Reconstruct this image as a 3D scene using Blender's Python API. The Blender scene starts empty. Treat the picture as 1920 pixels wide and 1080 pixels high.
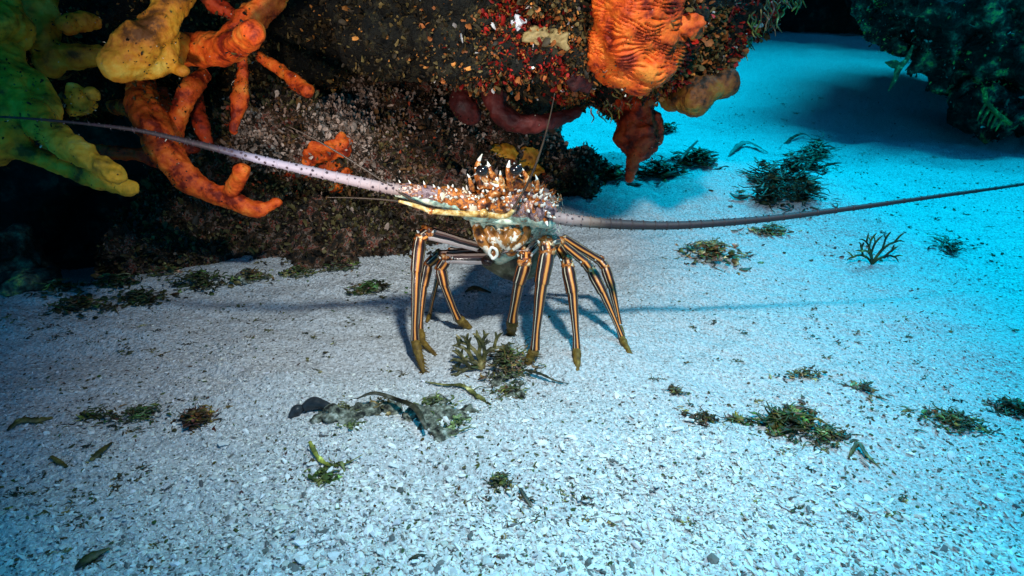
import bpy, bmesh, math, random
import numpy as np
from mathutils import Vector, Matrix, noise as mnoise
from mathutils.bvhtree import BVHTree
random.seed(7); rng = np.random.default_rng(7)
S = bpy.context.scene; COL = S.collection
R = math.radians
# ------------------------------------------------------------------ camera
CAM = Vector((0, -0.72, 0.42)); PITCH = R(24.5); F = 960 / math.tan(R(40))
cd = bpy.data.cameras.new('camera'); cam = bpy.data.objects.new('camera', cd); COL.objects.link(cam)
cam.location = CAM; cam.rotation_euler = (R(90) - PITCH, 0, 0)
cd.sensor_width = 36; cd.lens = 18 / math.tan(R(40)); cd.clip_start = 0.02; cd.clip_end = 200
cd.dof.use_dof = True; cd.dof.focus_distance = 0.80; cd.dof.aperture_fstop = 20
S.camera = cam
# ------------------------------------------------------------------ world, daylight, camera strobe
SUN_EL, SUN_AZ = R(62), R(42)
w = bpy.data.worlds.new("World"); S.world = w; w.use_nodes = True
wn, wl = w.node_tree.nodes, w.node_tree.links
sky = wn.new('ShaderNodeTexSky'); sky.sky_type = 'NISHITA'; sky.sun_disc = False
sky.sun_elevation = SUN_EL; sky.sun_rotation = SUN_AZ
tint = wn.new('ShaderNodeMix'); tint.data_type = 'RGBA'; tint.blend_type = 'MULTIPLY'; tint.inputs[0].default_value = 1
tint.inputs[7].default_value = (0.01, 0.40, 0.62, 1)       # daylight after metres of sea water
wl.new(sky.outputs[0], tint.inputs[6]); wl.new(tint.outputs[2], wn['Background'].inputs[0])
wn['Background'].inputs[1].default_value = 0.15
def lamp(name, kind, loc, target, energy, color, **kw):
    l = bpy.data.lights.new(name, kind); l.energy = energy; l.color = color
    for k, v in kw.items(): setattr(l, k, v)
    o = bpy.data.objects.new(name, l); COL.objects.link(o); o.location = loc
    o.rotation_euler = (Vector(target) - Vector(loc)).to_track_quat('-Z', 'Y').to_euler(); return o
sd = Vector((math.sin(SUN_AZ) * math.cos(SUN_EL), math.cos(SUN_AZ) * math.cos(SUN_EL), math.sin(SUN_EL)))
lamp('sun', 'SUN', sd * 5, (0, 0, 0), 5.0, (0.0, 0.62, 0.95), angle=R(34))
lamp('strobe', 'SPOT', (0.16, -0.50, 0.92), (0.05, 0.06, 0.06), 37, (0.80, 0.92, 0.94), spot_size=R(74), spot_blend=1.0, shadow_soft_size=0.035)
lamp('strobe', 'SPOT', (-0.28, -0.58, 0.25), (-0.15, 0.36, 0.44), 17, (0.98, 0.87, 0.80), spot_size=R(66), spot_blend=1.0, shadow_soft_size=0.035)
S.view_settings.view_transform = 'Standard'; S.view_settings.look = 'None'
S.view_settings.exposure = 0.5; S.view_settings.gamma = 1
S.render.engine = 'CYCLES'
# ------------------------------------------------------------------ helpers
CR = cam.rotation_euler.to_matrix()
def ray(px, py): return (CR @ Vector(((px - 960) / F, (540 - py) / F, -1)))
def P(px, py, y):
    d = ray(px, py); return CAM + d * ((y - CAM.y) / d.y)
def pxm(p): return (CR.transposed() @ (Vector(p) - CAM)).z / -F      # metres per photo pixel at a point
def hash3(ix, iy, iz):
    n = (ix.astype(np.int64) * 374761393 + iy.astype(np.int64) * 668265263 + iz.astype(np.int64) * 2147483647 * 3 + 1013) & 0xffffffff
    n = ((n ^ (n >> 13)) * 1274126177) & 0xffffffff
    n = (n ^ (n >> 16)) & 0xffffffff
    n = (n * 2246822519) & 0xffffffff
    return ((n ^ (n >> 15)) & 0xffff) / 65535.0
def vn(x, y, z=0.0):                                                    # value noise, -1..1, vectorised
    x, y, z = np.broadcast_arrays(np.asarray(x, float), np.asarray(y, float), np.asarray(z, float))
    xi, yi, zi = np.floor(x), np.floor(y), np.floor(z); fx, fy, fz = x - xi, y - yi, z - zi
    fx, fy, fz = [f * f * (3 - 2 * f) for f in (fx, fy, fz)]
    def h(a, b, c): return hash3(xi + a, yi + b, zi + c)
    x00 = h(0,0,0) * (1-fx) + h(1,0,0) * fx; x10 = h(0,1,0) * (1-fx) + h(1,1,0) * fx
    x01 = h(0,0,1) * (1-fx) + h(1,0,1) * fx; x11 = h(0,1,1) * (1-fx) + h(1,1,1) * fx
    return ((x00 * (1-fy) + x10 * fy) * (1-fz) + (x01 * (1-fy) + x11 * fy) * fz) * 2 - 1
def fbm(x, y, z=0.0, o=4):
    r = 0; a = 1; s = 1
    for i in range(o): r = r + a * vn(x * s + i * 17.3, y * s - i * 9.1, z * s + i * 5.7); a *= .5; s *= 2.03
    return r
def sstep(a, b, x): t = np.clip((x - a) / (b - a), 0, 1); return t * t * (3 - 2 * t)

class MB:
    def __init__(s): s.v = []; s.f = []; s.m = []; s.uv = []; s.c = []; s.col = (1, 1, 1)
    def add(s, vs, fs, mat=0, uvs=None, cols=None):
        b = len(s.v); s.v += [tuple(v) for v in vs]
        s.c += cols if cols else [s.col] * len(vs)
        for k, f in enumerate(fs):
            s.f.append([b + i for i in f]); s.m.append(mat)
            s.uv += uvs[k] if uvs else [(0, 0)] * len(f)
    def build(s, name, mats, parent=None, smooth=True):
        me = bpy.data.meshes.new(name); me.from_pydata(s.v, [], s.f)
        for m in (mats if isinstance(mats, (list, tuple)) else [mats]): me.materials.append(m)
        me.polygons.foreach_set('material_index', s.m); me.polygons.foreach_set('use_smooth', [smooth] * len(s.f))
        u = me.uv_layers.new(name='UVMap'); u.data.foreach_set('uv', np.array(s.uv, np.float32).ravel())
        ca = me.color_attributes.new('Col', 'FLOAT_COLOR', 'POINT')
        c = np.ones((len(s.v), 4), np.float32); c[:, :3] = np.array(s.c, np.float32)[:, :3]; ca.data.foreach_set('color', c.ravel())
        me.update(); return link(name, me, parent)
    def tube(s, pts, rad, n=12, mat=0, ref=(0, -1, 0), flat=1.0, sub=6, cap=True, bump=0, seed=0, wob=None, vr=(0, 1)):
        pts = [Vector(p) for p in pts]; P_, R_ = spline(pts, rad, sub)
        L = len(P_); ref = Vector(ref); vs = []
        for i in range(L):
            t = (P_[min(i + 1, L - 1)] - P_[max(i - 1, 0)]).normalized()
            a = ref - t * ref.dot(t)
            if a.length < 1e-4: a = Vector((1, 0, 0)) - t * t.x
            a.normalize(); b = t.cross(a)
            for k in range(n):
                th = 2 * math.pi * k / n + math.pi; r = R_[i]
                if bump: r *= 1 + bump * mnoise.noise(Vector((math.cos(th) * 1.3 + seed, math.sin(th) * 1.3, i * .45)))
                if wob: r *= wob(i / (L - 1), th)
                vs.append(P_[i] + a * math.cos(th) * r * flat + b * math.sin(th) * r)
        fs = []; uvs = []
        for i in range(L - 1):
            for k in range(n):
                k2 = (k + 1) % n; fs.append([i*n+k, i*n+k2, (i+1)*n+k2, (i+1)*n+k])
                u0, u1 = k / n, (k + 1) / n; v0 = vr[0] + (vr[1]-vr[0]) * i / (L-1); v1 = vr[0] + (vr[1]-vr[0]) * (i+1) / (L-1)
                uvs.append([(u0, v0), (u1, v0), (u1, v1), (u0, v1)])
        if cap:
            for i, e in ((0, -1), (L - 1, 1)):
                t = (P_[min(i + 1, L - 1)] - P_[max(i - 1, 0)]).normalized() * e
                vs.append(P_[i] + t * R_[i] * .6); c = len(vs) - 1; vv = vr[0] if i == 0 else vr[1]
                for k in range(n):
                    k2 = (k + 1) % n; q = [i*n+k2, i*n+k, c] if e < 0 else [i*n+k, i*n+k2, c]
                    fs.append(q); uvs.append([(k / n, vv)] * 3)
        s.add(vs, fs, mat, uvs); return P_
    def cone(s, base, tip, r, n=6, mat=0, bend=None, tipmat=None):
        base, tip = Vector(base), Vector(tip); m = (base + tip) / 2 + (bend if bend else Vector())
        if tipmat is None: s.tube([base, m, tip], [r, r * .7, r * .08], n, mat, sub=3, cap=True)
        else:
            q = base.lerp(tip, .5) + (bend if bend else Vector()) * .9
            s.tube([base, q], [r, r * .66], n, mat, sub=2, cap=False); s.tube([q, q.lerp(tip, .5), tip], [r * .68, r * .42, r * .08], n, tipmat, sub=2)
    def ball(s, c, r, mat=0, n=10, sc=(1, 1, 1), lump=0, seed=0):
        vs = []; fs = []; c = Vector(c)
        for i in range(n + 1):
            ph = math.pi * i / n
            for k in range(n * 2):
                th = math.pi * k / n; d = Vector((math.sin(ph) * math.cos(th), math.sin(ph) * math.sin(th), math.cos(ph)))
                q = r * (1 + lump * mnoise.noise(d * 1.7 + Vector((seed, 0, 0))))
                vs.append(c + Vector((d.x * sc[0], d.y * sc[1], d.z * sc[2])) * q)
        m = n * 2
        for i in range(n):
            for k in range(m): fs.append([i*m+k, (i+1)*m+k, (i+1)*m+(k+1) % m, i*m+(k+1) % m])
        s.add(vs, fs, mat)
    def blade(s, pts, wid, mat=0, up=(0, 0, 1), th=.0006, sub=5, ruffle=0, sides=5):
        """a soft leaf: thin lens-shaped cross-section swept along the points"""
        s.tube(pts, wid, sides * 2, mat, ref=up, flat=max(th / (max(wid) + 1e-9), .05), sub=sub,
               wob=(lambda t, a: 1 + ruffle * math.sin(t * 37 + a * 2)) if ruffle else None)
def spline(pts, rad, sub):
    if isinstance(rad, (int, float)): rad = [rad] * len(pts)
    n = len(pts); P_ = []; R_ = []
    for i in range(n - 1):
        p0, p1, p2, p3 = pts[max(i-1, 0)], pts[i], pts[i+1], pts[min(i+2, n-1)]
        for k in range(sub):
            t = k / sub; t2 = t*t; t3 = t2*t
            P_.append(.5 * ((2*p1) + (p2-p0)*t + (2*p0-5*p1+4*p2-p3)*t2 + (3*p1-p0-3*p2+p3)*t3))
            u = t * t * (3 - 2*t); R_.append(rad[i] * (1-u) + rad[i+1] * u)
    P_.append(pts[-1]); R_.append(rad[-1]); return P_, R_
def link(name, me, parent=None):
    o = bpy.data.objects.new(name, me); COL.objects.link(o)
    if parent: o.parent = parent
    return o
def empty(name, loc=(0, 0, 0)):
    o = bpy.data.objects.new(name, None); o.empty_display_size = .02; COL.objects.link(o); o.location = loc; return o
def tag(o, label=None, cat=None, group=None, kind=None):
    if label: o['label'] = label
    if cat: o['category'] = cat
    if group: o['group'] = group
    if kind: o['kind'] = kind
    return o
def adopt(root, *kids):                       # parts are built in world space: keep them there under a root at the thing's base
    for k in kids: k.parent = root; k.matrix_parent_inverse = Matrix.Translation(-root.location)
def npmesh(name, v, f, mats, col=None, smooth=True, matidx=None):
    me = bpy.data.meshes.new(name); v = np.asarray(v, np.float32); f = np.asarray(f, np.int32)
    me.vertices.add(len(v)); me.vertices.foreach_set('co', v.ravel())
    k = f.shape[1]; me.loops.add(f.size); me.loops.foreach_set('vertex_index', f.ravel())
    me.polygons.add(len(f)); me.polygons.foreach_set('loop_start', np.arange(len(f), dtype=np.int32) * k)
    try: me.polygons.foreach_set('loop_total', np.full(len(f), k, np.int32))
    except Exception: pass
    me.update(calc_edges=True); me.polygons.foreach_set('use_smooth', np.full(len(f), smooth))
    for m in mats: me.materials.append(m)
    if col is not None:
        ca = me.color_attributes.new('Col', 'FLOAT_COLOR', 'POINT'); c = np.ones((len(v), 4), np.float32); c[:, :3] = col
        ca.data.foreach_set('color', c.ravel())
    return me
def coords(me):
    a = np.empty(len(me.vertices) * 3, np.float32); me.vertices.foreach_get('co', a); return a.reshape(-1, 3)
def normals(me):
    a = np.empty(len(me.vertices) * 3, np.float32); me.vertex_normals.foreach_get('vector', a); return a.reshape(-1, 3)
def remesh(mb, voxel, smooth_it=0):
    me = bpy.data.meshes.new('tmp'); me.from_pydata(mb.v, [], mb.f); o = link('tmp', me)
    m = o.modifiers.new('r', 'REMESH'); m.mode = 'VOXEL'; m.voxel_size = voxel; m.use_smooth_shade = True
    if smooth_it: k = o.modifiers.new('s', 'SMOOTH'); k.iterations = smooth_it; k.factor = .5
    dg = bpy.context.evaluated_depsgraph_get(); out = bpy.data.meshes.new_from_object(o.evaluated_get(dg))
    bpy.data.objects.remove(o); bpy.data.meshes.remove(me); out.materials.clear(); return out
# ------------------------------------------------------------------ materials
def mat(name, stops, scale=20, rough=.6, bump=.3, bscale=None, attr=False, pits=None, spots=None, detail=6, spec=.25, dist=.002, coat=0, sss=0):
    """stops: colour ramp over noise; pits / spots: (voronoi scale, radius, colour) small round marks; attr: multiply by the Col attribute"""
    m = bpy.data.materials.new(name); m.use_nodes = True; N, L = m.node_tree.nodes, m.node_tree.links
    b = N['Principled BSDF']; b.inputs['Roughness'].default_value = rough; b.inputs['Specular IOR Level'].default_value = spec
    b.inputs['Coat Weight'].default_value = coat; b.inputs['Coat Roughness'].default_value = .15
    tc = N.new('ShaderNodeTexCoord'); nz = N.new('ShaderNodeTexNoise'); nz.inputs['Scale'].default_value = scale; nz.inputs['Detail'].default_value = detail
    nz.inputs['Roughness'].default_value = .62
    L.new(tc.outputs['Object'], nz.inputs['Vector']); cr = N.new('ShaderNodeValToRGB'); L.new(nz.outputs['Fac'], cr.inputs['Fac'])
    e = cr.color_ramp.elements
    while len(e) < len(stops): e.new(.5)
    for i, (p, c) in enumerate(stops): e[i].position = p; e[i].color = (*c, 1)
    out = cr.outputs['Color']
    def mix(fac, a, c, mode='MIX'):
        x = N.new('ShaderNodeMix'); x.data_type = 'RGBA'; x.blend_type = mode
        if isinstance(fac, float): x.inputs[0].default_value = fac
        else: L.new(fac, x.inputs[0])
        L.new(a, x.inputs[6])
        if isinstance(c, tuple): x.inputs[7].default_value = (*c, 1)
        else: L.new(c, x.inputs[7])
        return x.outputs[2]
    hts = nz.outputs['Fac']
    for sp in ((pits or []) + (spots or [])):
        vo = N.new('ShaderNodeTexVoronoi'); vo.inputs['Scale'].default_value = sp[0]; L.new(tc.outputs['Object'], vo.inputs['Vector'])
        mr = N.new('ShaderNodeMapRange'); mr.inputs[1].default_value = sp[1]; mr.inputs[2].default_value = sp[1] * .75; L.new(vo.outputs['Distance'], mr.inputs[0])
        fac = mr.outputs[0]
        if len(sp) > 3:                      # only some cells carry a mark
            sx = N.new('ShaderNodeSeparateColor'); L.new(vo.outputs['Color'], sx.inputs[0])
            lt = N.new('ShaderNodeMath'); lt.operation = 'LESS_THAN'; lt.inputs[1].default_value = sp[3]; L.new(sx.outputs[0], lt.inputs[0])
            mu = N.new('ShaderNodeMath'); mu.operation = 'MULTIPLY'; L.new(fac, mu.inputs[0]); L.new(lt.outputs[0], mu.inputs[1]); fac = mu.outputs[0]
        out = mix(fac, out, sp[2])
    if attr:
        at = N.new('ShaderNodeAttribute'); at.attribute_name = 'Col'; out = mix(1.0, out, at.outputs['Color'], 'MULTIPLY')
    L.new(out, b.inputs['Base Color'])
    if bump:
        n2 = N.new('ShaderNodeTexNoise'); n2.inputs['Scale'].default_value = bscale or scale * 3; n2.inputs['Detail'].default_value = 8
        L.new(tc.outputs['Object'], n2.inputs['Vector']); bp = N.new('ShaderNodeBump'); bp.inputs['Strength'].default_value = bump; bp.inputs['Distance'].default_value = dist
        L.new(n2.outputs['Fac'], bp.inputs['Height']); L.new(bp.outputs[0], b.inputs['Normal'])
    if sss:
        b.inputs['Subsurface Weight'].default_value = sss; b.inputs['Subsurface Radius'].default_value = (.004, .002, .001)
    return m
def striped(name, stops, axis=0, **kw):       # colour by UV (stripes round a leg, bands along an antenna)
    m = bpy.data.materials.new(name); m.use_nodes = True; N, L = m.node_tree.nodes, m.node_tree.links
    b = N['Principled BSDF']; b.inputs['Roughness'].default_value = kw.get('rough', .25); b.inputs['Coat Weight'].default_value = kw.get('coat', .12)
    uv = N.new('ShaderNodeUVMap'); uv.uv_map = 'UVMap'; sp = N.new('ShaderNodeSeparateXYZ'); L.new(uv.outputs[0], sp.inputs[0])
    tc = N.new('ShaderNodeTexCoord'); nz = N.new('ShaderNodeTexNoise'); nz.inputs['Scale'].default_value = kw.get('nscale', 60); L.new(tc.outputs['Object'], nz.inputs['Vector'])
    ma = N.new('ShaderNodeMath'); ma.operation = 'MULTIPLY_ADD'; ma.inputs[1].default_value = kw.get('wob', .06); L.new(nz.outputs['Fac'], ma.inputs[0]); L.new(sp.outputs[axis], ma.inputs[2])
    cr = N.new('ShaderNodeValToRGB'); L.new(ma.outputs[0], cr.inputs['Fac']); e = cr.color_ramp.elements; cr.color_ramp.interpolation = kw.get('interp', 'LINEAR')
    while len(e) < len(stops): e.new(.5)
    for i, (p, c) in enumerate(stops): e[i].position = p; e[i].color = (*c, 1)
    out = cr.outputs[0]
    if 'dots' in kw:
        sc, rr, cc = kw['dots']; vo = N.new('ShaderNodeTexVoronoi'); vo.inputs['Scale'].default_value = sc; L.new(tc.outputs['Object'], vo.inputs['Vector'])
        mr = N.new('ShaderNodeMapRange'); mr.inputs[1].default_value = rr; mr.inputs[2].default_value = rr * .7; L.new(vo.outputs['Distance'], mr.inputs[0])
        x = N.new('ShaderNodeMix'); x.data_type = 'RGBA'; L.new(mr.outputs[0], x.inputs[0]); L.new(out, x.inputs[6]); x.inputs[7].default_value = (*cc, 1); out = x.outputs[2]
    L.new(out, b.inputs['Base Color'])
    bp = N.new('ShaderNodeBump'); bp.inputs['Strength'].default_value = .25; bp.inputs['Distance'].default_value = .001
    n2 = N.new('ShaderNodeTexNoise'); n2.inputs['Scale'].default_value = 400; L.new(tc.outputs['Object'], n2.inputs['Vector']); L.new(n2.outputs['Fac'], bp.inputs['Height']); L.new(bp.outputs[0], b.inputs['Normal'])
    return m
M = {}
M['sand'] = mat('sand', [(.33, (.20, .185, .17)), (.42, (.42, .41, .40)), (.55, (.58, .57, .56)), (.70, (.80, .79, .78))], 260, .9, 1, 260, detail=10,
                pits=[(330, .26, (.10, .09, .07), .28), (150, .17, (.07, .06, .05), .20), (60, .10, (.08, .07, .05), .12)], spots=[(300, .25, (.90, .88, .86), .18), (140, .12, (.92, .9, .88), .15)], dist=.005, spec=.2)
M['gravel'] = mat('gravel', [(.3, (.75, .73, .70)), (.7, (1, 1, 1))], 150, .55, .3, 500, attr=True, dist=.0006)
M['flake'] = mat('flake', [(.35, (.55, .55, .55)), (.65, (1, 1, 1))], 200, .6, .3, 500, attr=True, dist=.0006)
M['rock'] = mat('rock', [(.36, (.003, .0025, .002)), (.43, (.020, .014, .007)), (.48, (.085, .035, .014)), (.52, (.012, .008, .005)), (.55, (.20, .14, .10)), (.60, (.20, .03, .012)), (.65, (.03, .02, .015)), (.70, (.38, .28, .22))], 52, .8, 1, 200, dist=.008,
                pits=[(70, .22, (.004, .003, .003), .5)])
M['ledge'] = mat('ledge_rock_shaded', [(.36, (.002, .002, .0015)), (.45, (.010, .008, .004)), (.52, (.005, .004, .003)), (.60, (.035, .028, .012)), (.66, (.012, .008, .004)), (.74, (.12, .05, .02))], 52, .8, 1, 200, dist=.008,
                pits=[(70, .22, (.002, .0015, .001), .5)])  # darker rock ramp: shade of the recess put into the ledge colour
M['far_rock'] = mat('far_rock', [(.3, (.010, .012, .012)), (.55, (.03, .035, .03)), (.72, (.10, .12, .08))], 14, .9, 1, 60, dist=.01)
M['green_rock'] = mat('green_rock', [(.36, (.003, .005, .004)), (.49, (.010, .012, .009)), (.55, (.05, .052, .035)), (.60, (.16, .16, .10)), (.66, (.60, .58, .14))], 16, .7, 1, 50, dist=.03,
                pits=[(50, .25, (.01, .012, .01), .4)])
M['orange'] = mat('orange_sponge', [(.38, (.20, .014, .003)), (.46, (.60, .065, .007)), (.56, (.80, .12, .010)), (.68, (.88, .24, .03))], 34, .6, .9, 220, pits=[(95, .13, (.02, .003, .002), .30), (210, .16, (.18, .02, .004), .35)], spots=[(120, .07, (.9, .5, .3), .15)], dist=.002)
M['redorange'] = mat('red_sponge', [(.38, (.10, .006, .002)), (.47, (.42, .03, .005)), (.62, (.62, .07, .01))], 34, .6, .9, 220, pits=[(85, .09, (.03, .004, .002), .3)], dist=.002)
M['yellow'] = mat('yellow_sponge', [(.37, (.10, .06, .008)), (.44, (.40, .20, .014)), (.54, (.72, .33, .02)), (.63, (.70, .40, .04)), (.74, (.72, .52, .12))], 24, .6, 1, 170, pits=[(48, .17, (.02, .012, .003), .25), (150, .18, (.06, .03, .006), .25)], dist=.002)
M['amber'] = mat('amber_sponge', [(.37, (.13, .04, .006)), (.45, (.50, .15, .010)), (.56, (.66, .27, .016)), (.70, (.70, .42, .06))], 24, .6, 1, 170, pits=[(60, .12, (.02, .012, .004), .25)], dist=.002)
M['rust'] = mat('rust_sponge', [(.38, (.015, .008, .003)), (.46, (.16, .045, .008)), (.56, (.22, .09, .012)), (.66, (.10, .12, .03))], 30, .6, 1, 170, pits=[(60, .12, (.02, .012, .004), .25)], dist=.002)
M['maroon'] = mat('maroon_sponge', [(.3, (.018, .003, .003)), (.55, (.07, .008, .006)), (.72, (.13, .016, .01))], 30, .6, .6, 200, spots=[(150, .08, (.5, .4, .35), .12)], dist=.002)
M['ridge'] = mat('ridged_sponge', [(.3, (.55, .08, .008)), (.5, (.85, .20, .015)), (.7, (.95, .34, .04))], 22, .6, .5, 150, attr=True, dist=.002)
M['weed'] = mat('weed', [(.34, (.008, .008, .004)), (.5, (.05, .045, .016)), (.60, (.14, .11, .05)), (.70, (.40, .34, .22))], 60, .5, .3, 200, attr=True, spec=.4)
M['rubble'] = mat('rubble', [(.38, (.012, .012, .010)), (.47, (.09, .09, .065)), (.56, (.20, .20, .15)), (.68, (.46, .45, .38))], 120, .85, 1, 200, dist=.003)
M['pebble_dark'] = mat('pebble_dark', [(.3, (.012, .014, .016)), (.7, (.05, .055, .06))], 60, .35, .2, 200)
# ------------------------------------------------------------------ the sea bed
def H0(x, y):
    x = np.asarray(x, float); y = np.asarray(y, float)
    h = .075 * np.exp(-((y - .74) / .30) ** 2) * sstep(-.25, .25, x) * (1 - .75 * sstep(.55, 1.1, x))    # the bank behind the animal
    h = h - .60 * sstep(.16, .75, y - .45 * (x + .77)) * sstep(-.30, -.62, x)
    h = h + .25 * sstep(1.2, 4.2, y) * sstep(-.4, .5, x) * (1 - .6 * sstep(.9, 3.5, x - (y - 1) * .35))
    h = h + .10 * np.exp(-(((x + .15) / .45) ** 2 + ((y - .42) / .15) ** 2)) * .10                           # sand piled on the rock's foot
    h = h + .014 * fbm(x * 3.1, y * 3.7, 0, 2) + .0095 * vn(x * 7, y * 10, 6) + .0035 * vn(x * 14, y * 22, 3)
    return h
def H(x, y):
    x = np.asarray(x, float); y = np.asarray(y, float)
    return H0(x, y) + .0020 * fbm(x * 42 + 4 * y, y * 66, 1, 3) + .0011 * vn(x * 210, y * 240, 5) + .0006 * vn(x * 420, y * 420, 8) + .004 * fbm(x * 11, y * 19, 2, 2)
def G(px, py):                                  # where the line of sight through a photo pixel meets the sand
    d = ray(px, py); t0 = .2; p = None
    for i in range(1, 900):
        t = .2 + i * .01
        q = CAM + d * t
        if q.z < float(H0(q.x, q.y)):
            lo, hi = t - .01, t
            for _ in range(12):
                m = (lo + hi) / 2; q = CAM + d * m
                if q.z < float(H0(q.x, q.y)): hi = m
                else: lo = m
            return CAM + d * hi
    return CAM + d * 6
na, nr = 1140, 860
th = np.radians(np.concatenate([np.linspace(-120, -58, 70)[:-1], np.linspace(-58, 58, na - 138), np.linspace(58, 120, 70)[1:]]))
rr = np.concatenate([.08 * (.30 / .08) ** np.linspace(0, 1, 40)[:-1] ** 1, .30 * (2.6 / .30) ** np.linspace(0, 1, 700), 2.6 * (40 / 2.6) ** np.linspace(0, 1, nr - 738)[1:]])
TH, RR = np.meshgrid(th, rr); X = RR * np.sin(TH); Y = CAM.y + RR * np.cos(TH)
Z = H(X, Y); V = np.stack([X, Y, Z], -1).reshape(-1, 3)
ii, jj = np.meshgrid(np.arange(nr - 1), np.arange(na - 1), indexing='ij'); a = (ii * na + jj).ravel()
tag(link('sand', npmesh('sand', V, np.stack([a, a + 1, a + na + 1, a + na], -1), [M['sand']])), 'pale rippled sandy sea bed', 'sand', kind='structure')

ICO_V = []; 
bm = bmesh.new(); bmesh.ops.create_icosphere(bm, subdivisions=1, radius=1); ICO_V = np.array([v.co[:] for v in bm.verts]); ICO_F = np.array([[v.index for v in f.verts] for f in bm.faces]); bm.free()
def chips(name, x, y, size, flat, cols, material, sink=.3):
    n = len(x); nv = len(ICO_V)
    v = ICO_V[None] * (1 + rng.uniform(-.38, .30, (n, nv, 1)))
    sc = np.stack([size * rng.uniform(.7, 1.7, n), size * rng.uniform(.4, .95, n), size * flat], -1)
    v = v * sc[:, None, :]
    tz = rng.normal(0, .35, n); tx = rng.normal(0, .35, n); az = rng.uniform(0, 6.283, n)
    def rot(v, a, i, j):
        c, s = np.cos(a)[:, None], np.sin(a)[:, None]; p, q = v[..., i].copy(), v[..., j].copy(); v[..., i] = p * c - q * s; v[..., j] = p * s + q * c
    rot(v, tz, 0, 2); rot(v, tx, 1, 2); rot(v, az, 0, 1)
    v += np.stack([x, y, H(x, y) + size * flat * (1 - sink * 2 * rng.uniform(0, 1, n))], -1)[:, None, :]
    f = (ICO_F[None] + (np.arange(n) * nv)[:, None, None]).reshape(-1, 3)
    c = np.repeat(cols, nv, 0)
    return link(name, npmesh(name, v.reshape(-1, 3), f, [material], c, smooth=False))
def scatter(n, r0, r1, pw=1.0, half=58):
    t = np.radians(rng.uniform(-half, half, n)); r = r0 * (r1 / r0) ** (rng.uniform(0, 1, n) ** pw)
    return r * np.sin(t), CAM.y + r * np.cos(t), r
x, y, r = scatter(190000, .27, 2.8, 1.1)
dens = fbm(x * 5 + 3, y * 8, 2, 3) * .8 + .60 * sstep(.10, -.34, y) + .22 * sstep(.35, .7, np.abs(x)) + .0
keep = rng.uniform(-.15, 1.0, len(x)) < dens; x, y, r = x[keep], y[keep], r[keep]
near = sstep(-.10, -.38, y + .12 * fbm(x * 3, y * 3, 7, 2)); size = (.0010 + .0009 * near) * np.exp(rng.normal(0, .42, len(x))) * (1 + .25 * sstep(.4, 2, r)); size = np.clip(size * .92, .0006, .0055)
g = rng.uniform(.60, .98, len(x)); dk = rng.uniform(0, 1, len(x)) < .10; g = np.where(dk, g * .2, g)
cols = np.stack([g, g * rng.uniform(.93, 1.0, len(x)), g * rng.uniform(.86, .99, len(x))], -1)
tag(chips('gravel', x, y, size, rng.uniform(.18, .5, len(x)), cols, M['gravel'], .5), 'white shell and coral grit strewn over the sand', 'gravel', kind='stuff')
# bigger shell fragments
x, y, r = scatter(4200, .27, .80, 1.0); keep = rng.uniform(0, 1.0, len(x)) < np.clip(fbm(x * 6, y * 9, 4, 2) * .8 + .25 * sstep(0.0, -.36, y), 0, 1) * sstep(.0, -.32, y); x, y = x[keep], y[keep]
g = rng.uniform(.6, .92, len(x)); dk = rng.uniform(0, 1, len(x)) < .05; g = np.where(dk, .3, g)
tag(chips('shell_grit', x, y, rng.uniform(.0020, .0046, len(x)), rng.uniform(.15, .42, len(x)), np.stack([g, g * .98, g * .94], -1), M['gravel'], .2), 'coarse white shell fragments lying thickly in the foreground', 'gravel', kind='stuff')
x, y, r = scatter(200, .30, .62, 1.0, 40); keep = fbm(x * 5, y * 9, 6, 2) > -.25; x, y = x[keep], y[keep]; g = rng.uniform(.7, .95, len(x))
tag(chips('shell_pieces', x, y, rng.uniform(.0030, .0062, len(x)), rng.uniform(.2, .45, len(x)), np.stack([g, g * .98, g * .95], -1), M['gravel'], .25), 'scattered larger white shell pieces low in the foreground', 'gravel', kind='stuff')
# dark algae scraps
x, y, r = scatter(30000, .27, 3.4, 1.0)
keep = rng.uniform(-.05, 1.2, len(x)) < fbm(x * 4 - 9, y * 6, 9, 3) * .6 + .20 + .50 * sstep(-.15, -.6, x) + .22 * sstep(.4, .8, x); x, y = x[keep], y[keep]; n = len(x)
c = np.stack([rng.uniform(.03, .10, n), rng.uniform(.035, .10, n), rng.uniform(.01, .04, n)], -1)
tag(chips('algae_litter', x, y, rng.uniform(.0007, .0024, n) * (1 + .7 * (y > .3)), rng.uniform(.15, .45, n), c, M['gravel'], .2), 'dark scraps of algae scattered over the sand', 'algae scraps', kind='stuff')

# ------------------------------------------------------------------ reef rock
def ell(mb, px, py, y, rx, ry, rz, n=22): mb.ball(P(px, py, y), 1, 0, n, (rx, ry, rz), lump=.35, seed=px * .01)
rk = MB()
ell(rk, 690, 330, .80, .44, .44, .27); ell(rk, 430, 430, .62, .17, .24, .17); ell(rk, 640, 430, .62, .24, .26, .15)
ell(rk, 880, 330, .78, .24, .30, .22); ell(rk, 1075, 345, .70, .065, .10, .085); ell(rk, 990, 380, .74, .15, .16, .13); ell(rk, 320, 455, .60, .09, .14, .09)
ell(rk, 560, 470, .50, .30, .24, .13); ell(rk, 350, 480, .48, .12, .18, .09); ell(rk, 760, 470, .55, .14, .24, .10)
rk.ball((-.35, 1.3, .1), 1, 0, 22, (.55, .6, .5), .3, 3)
def rough(me, layers, seed=0):
    co = coords(me); no = normals(me); d = 0
    for s, a, o in layers: d = d + a * fbm(co[:, 0] * s + seed, co[:, 1] * s, co[:, 2] * s, o)
    co = co + no * d[:, None]; me.vertices.foreach_set('co', co.ravel()); me.update(); me.polygons.foreach_set('use_smooth', np.ones(len(me.polygons), bool))
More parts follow.
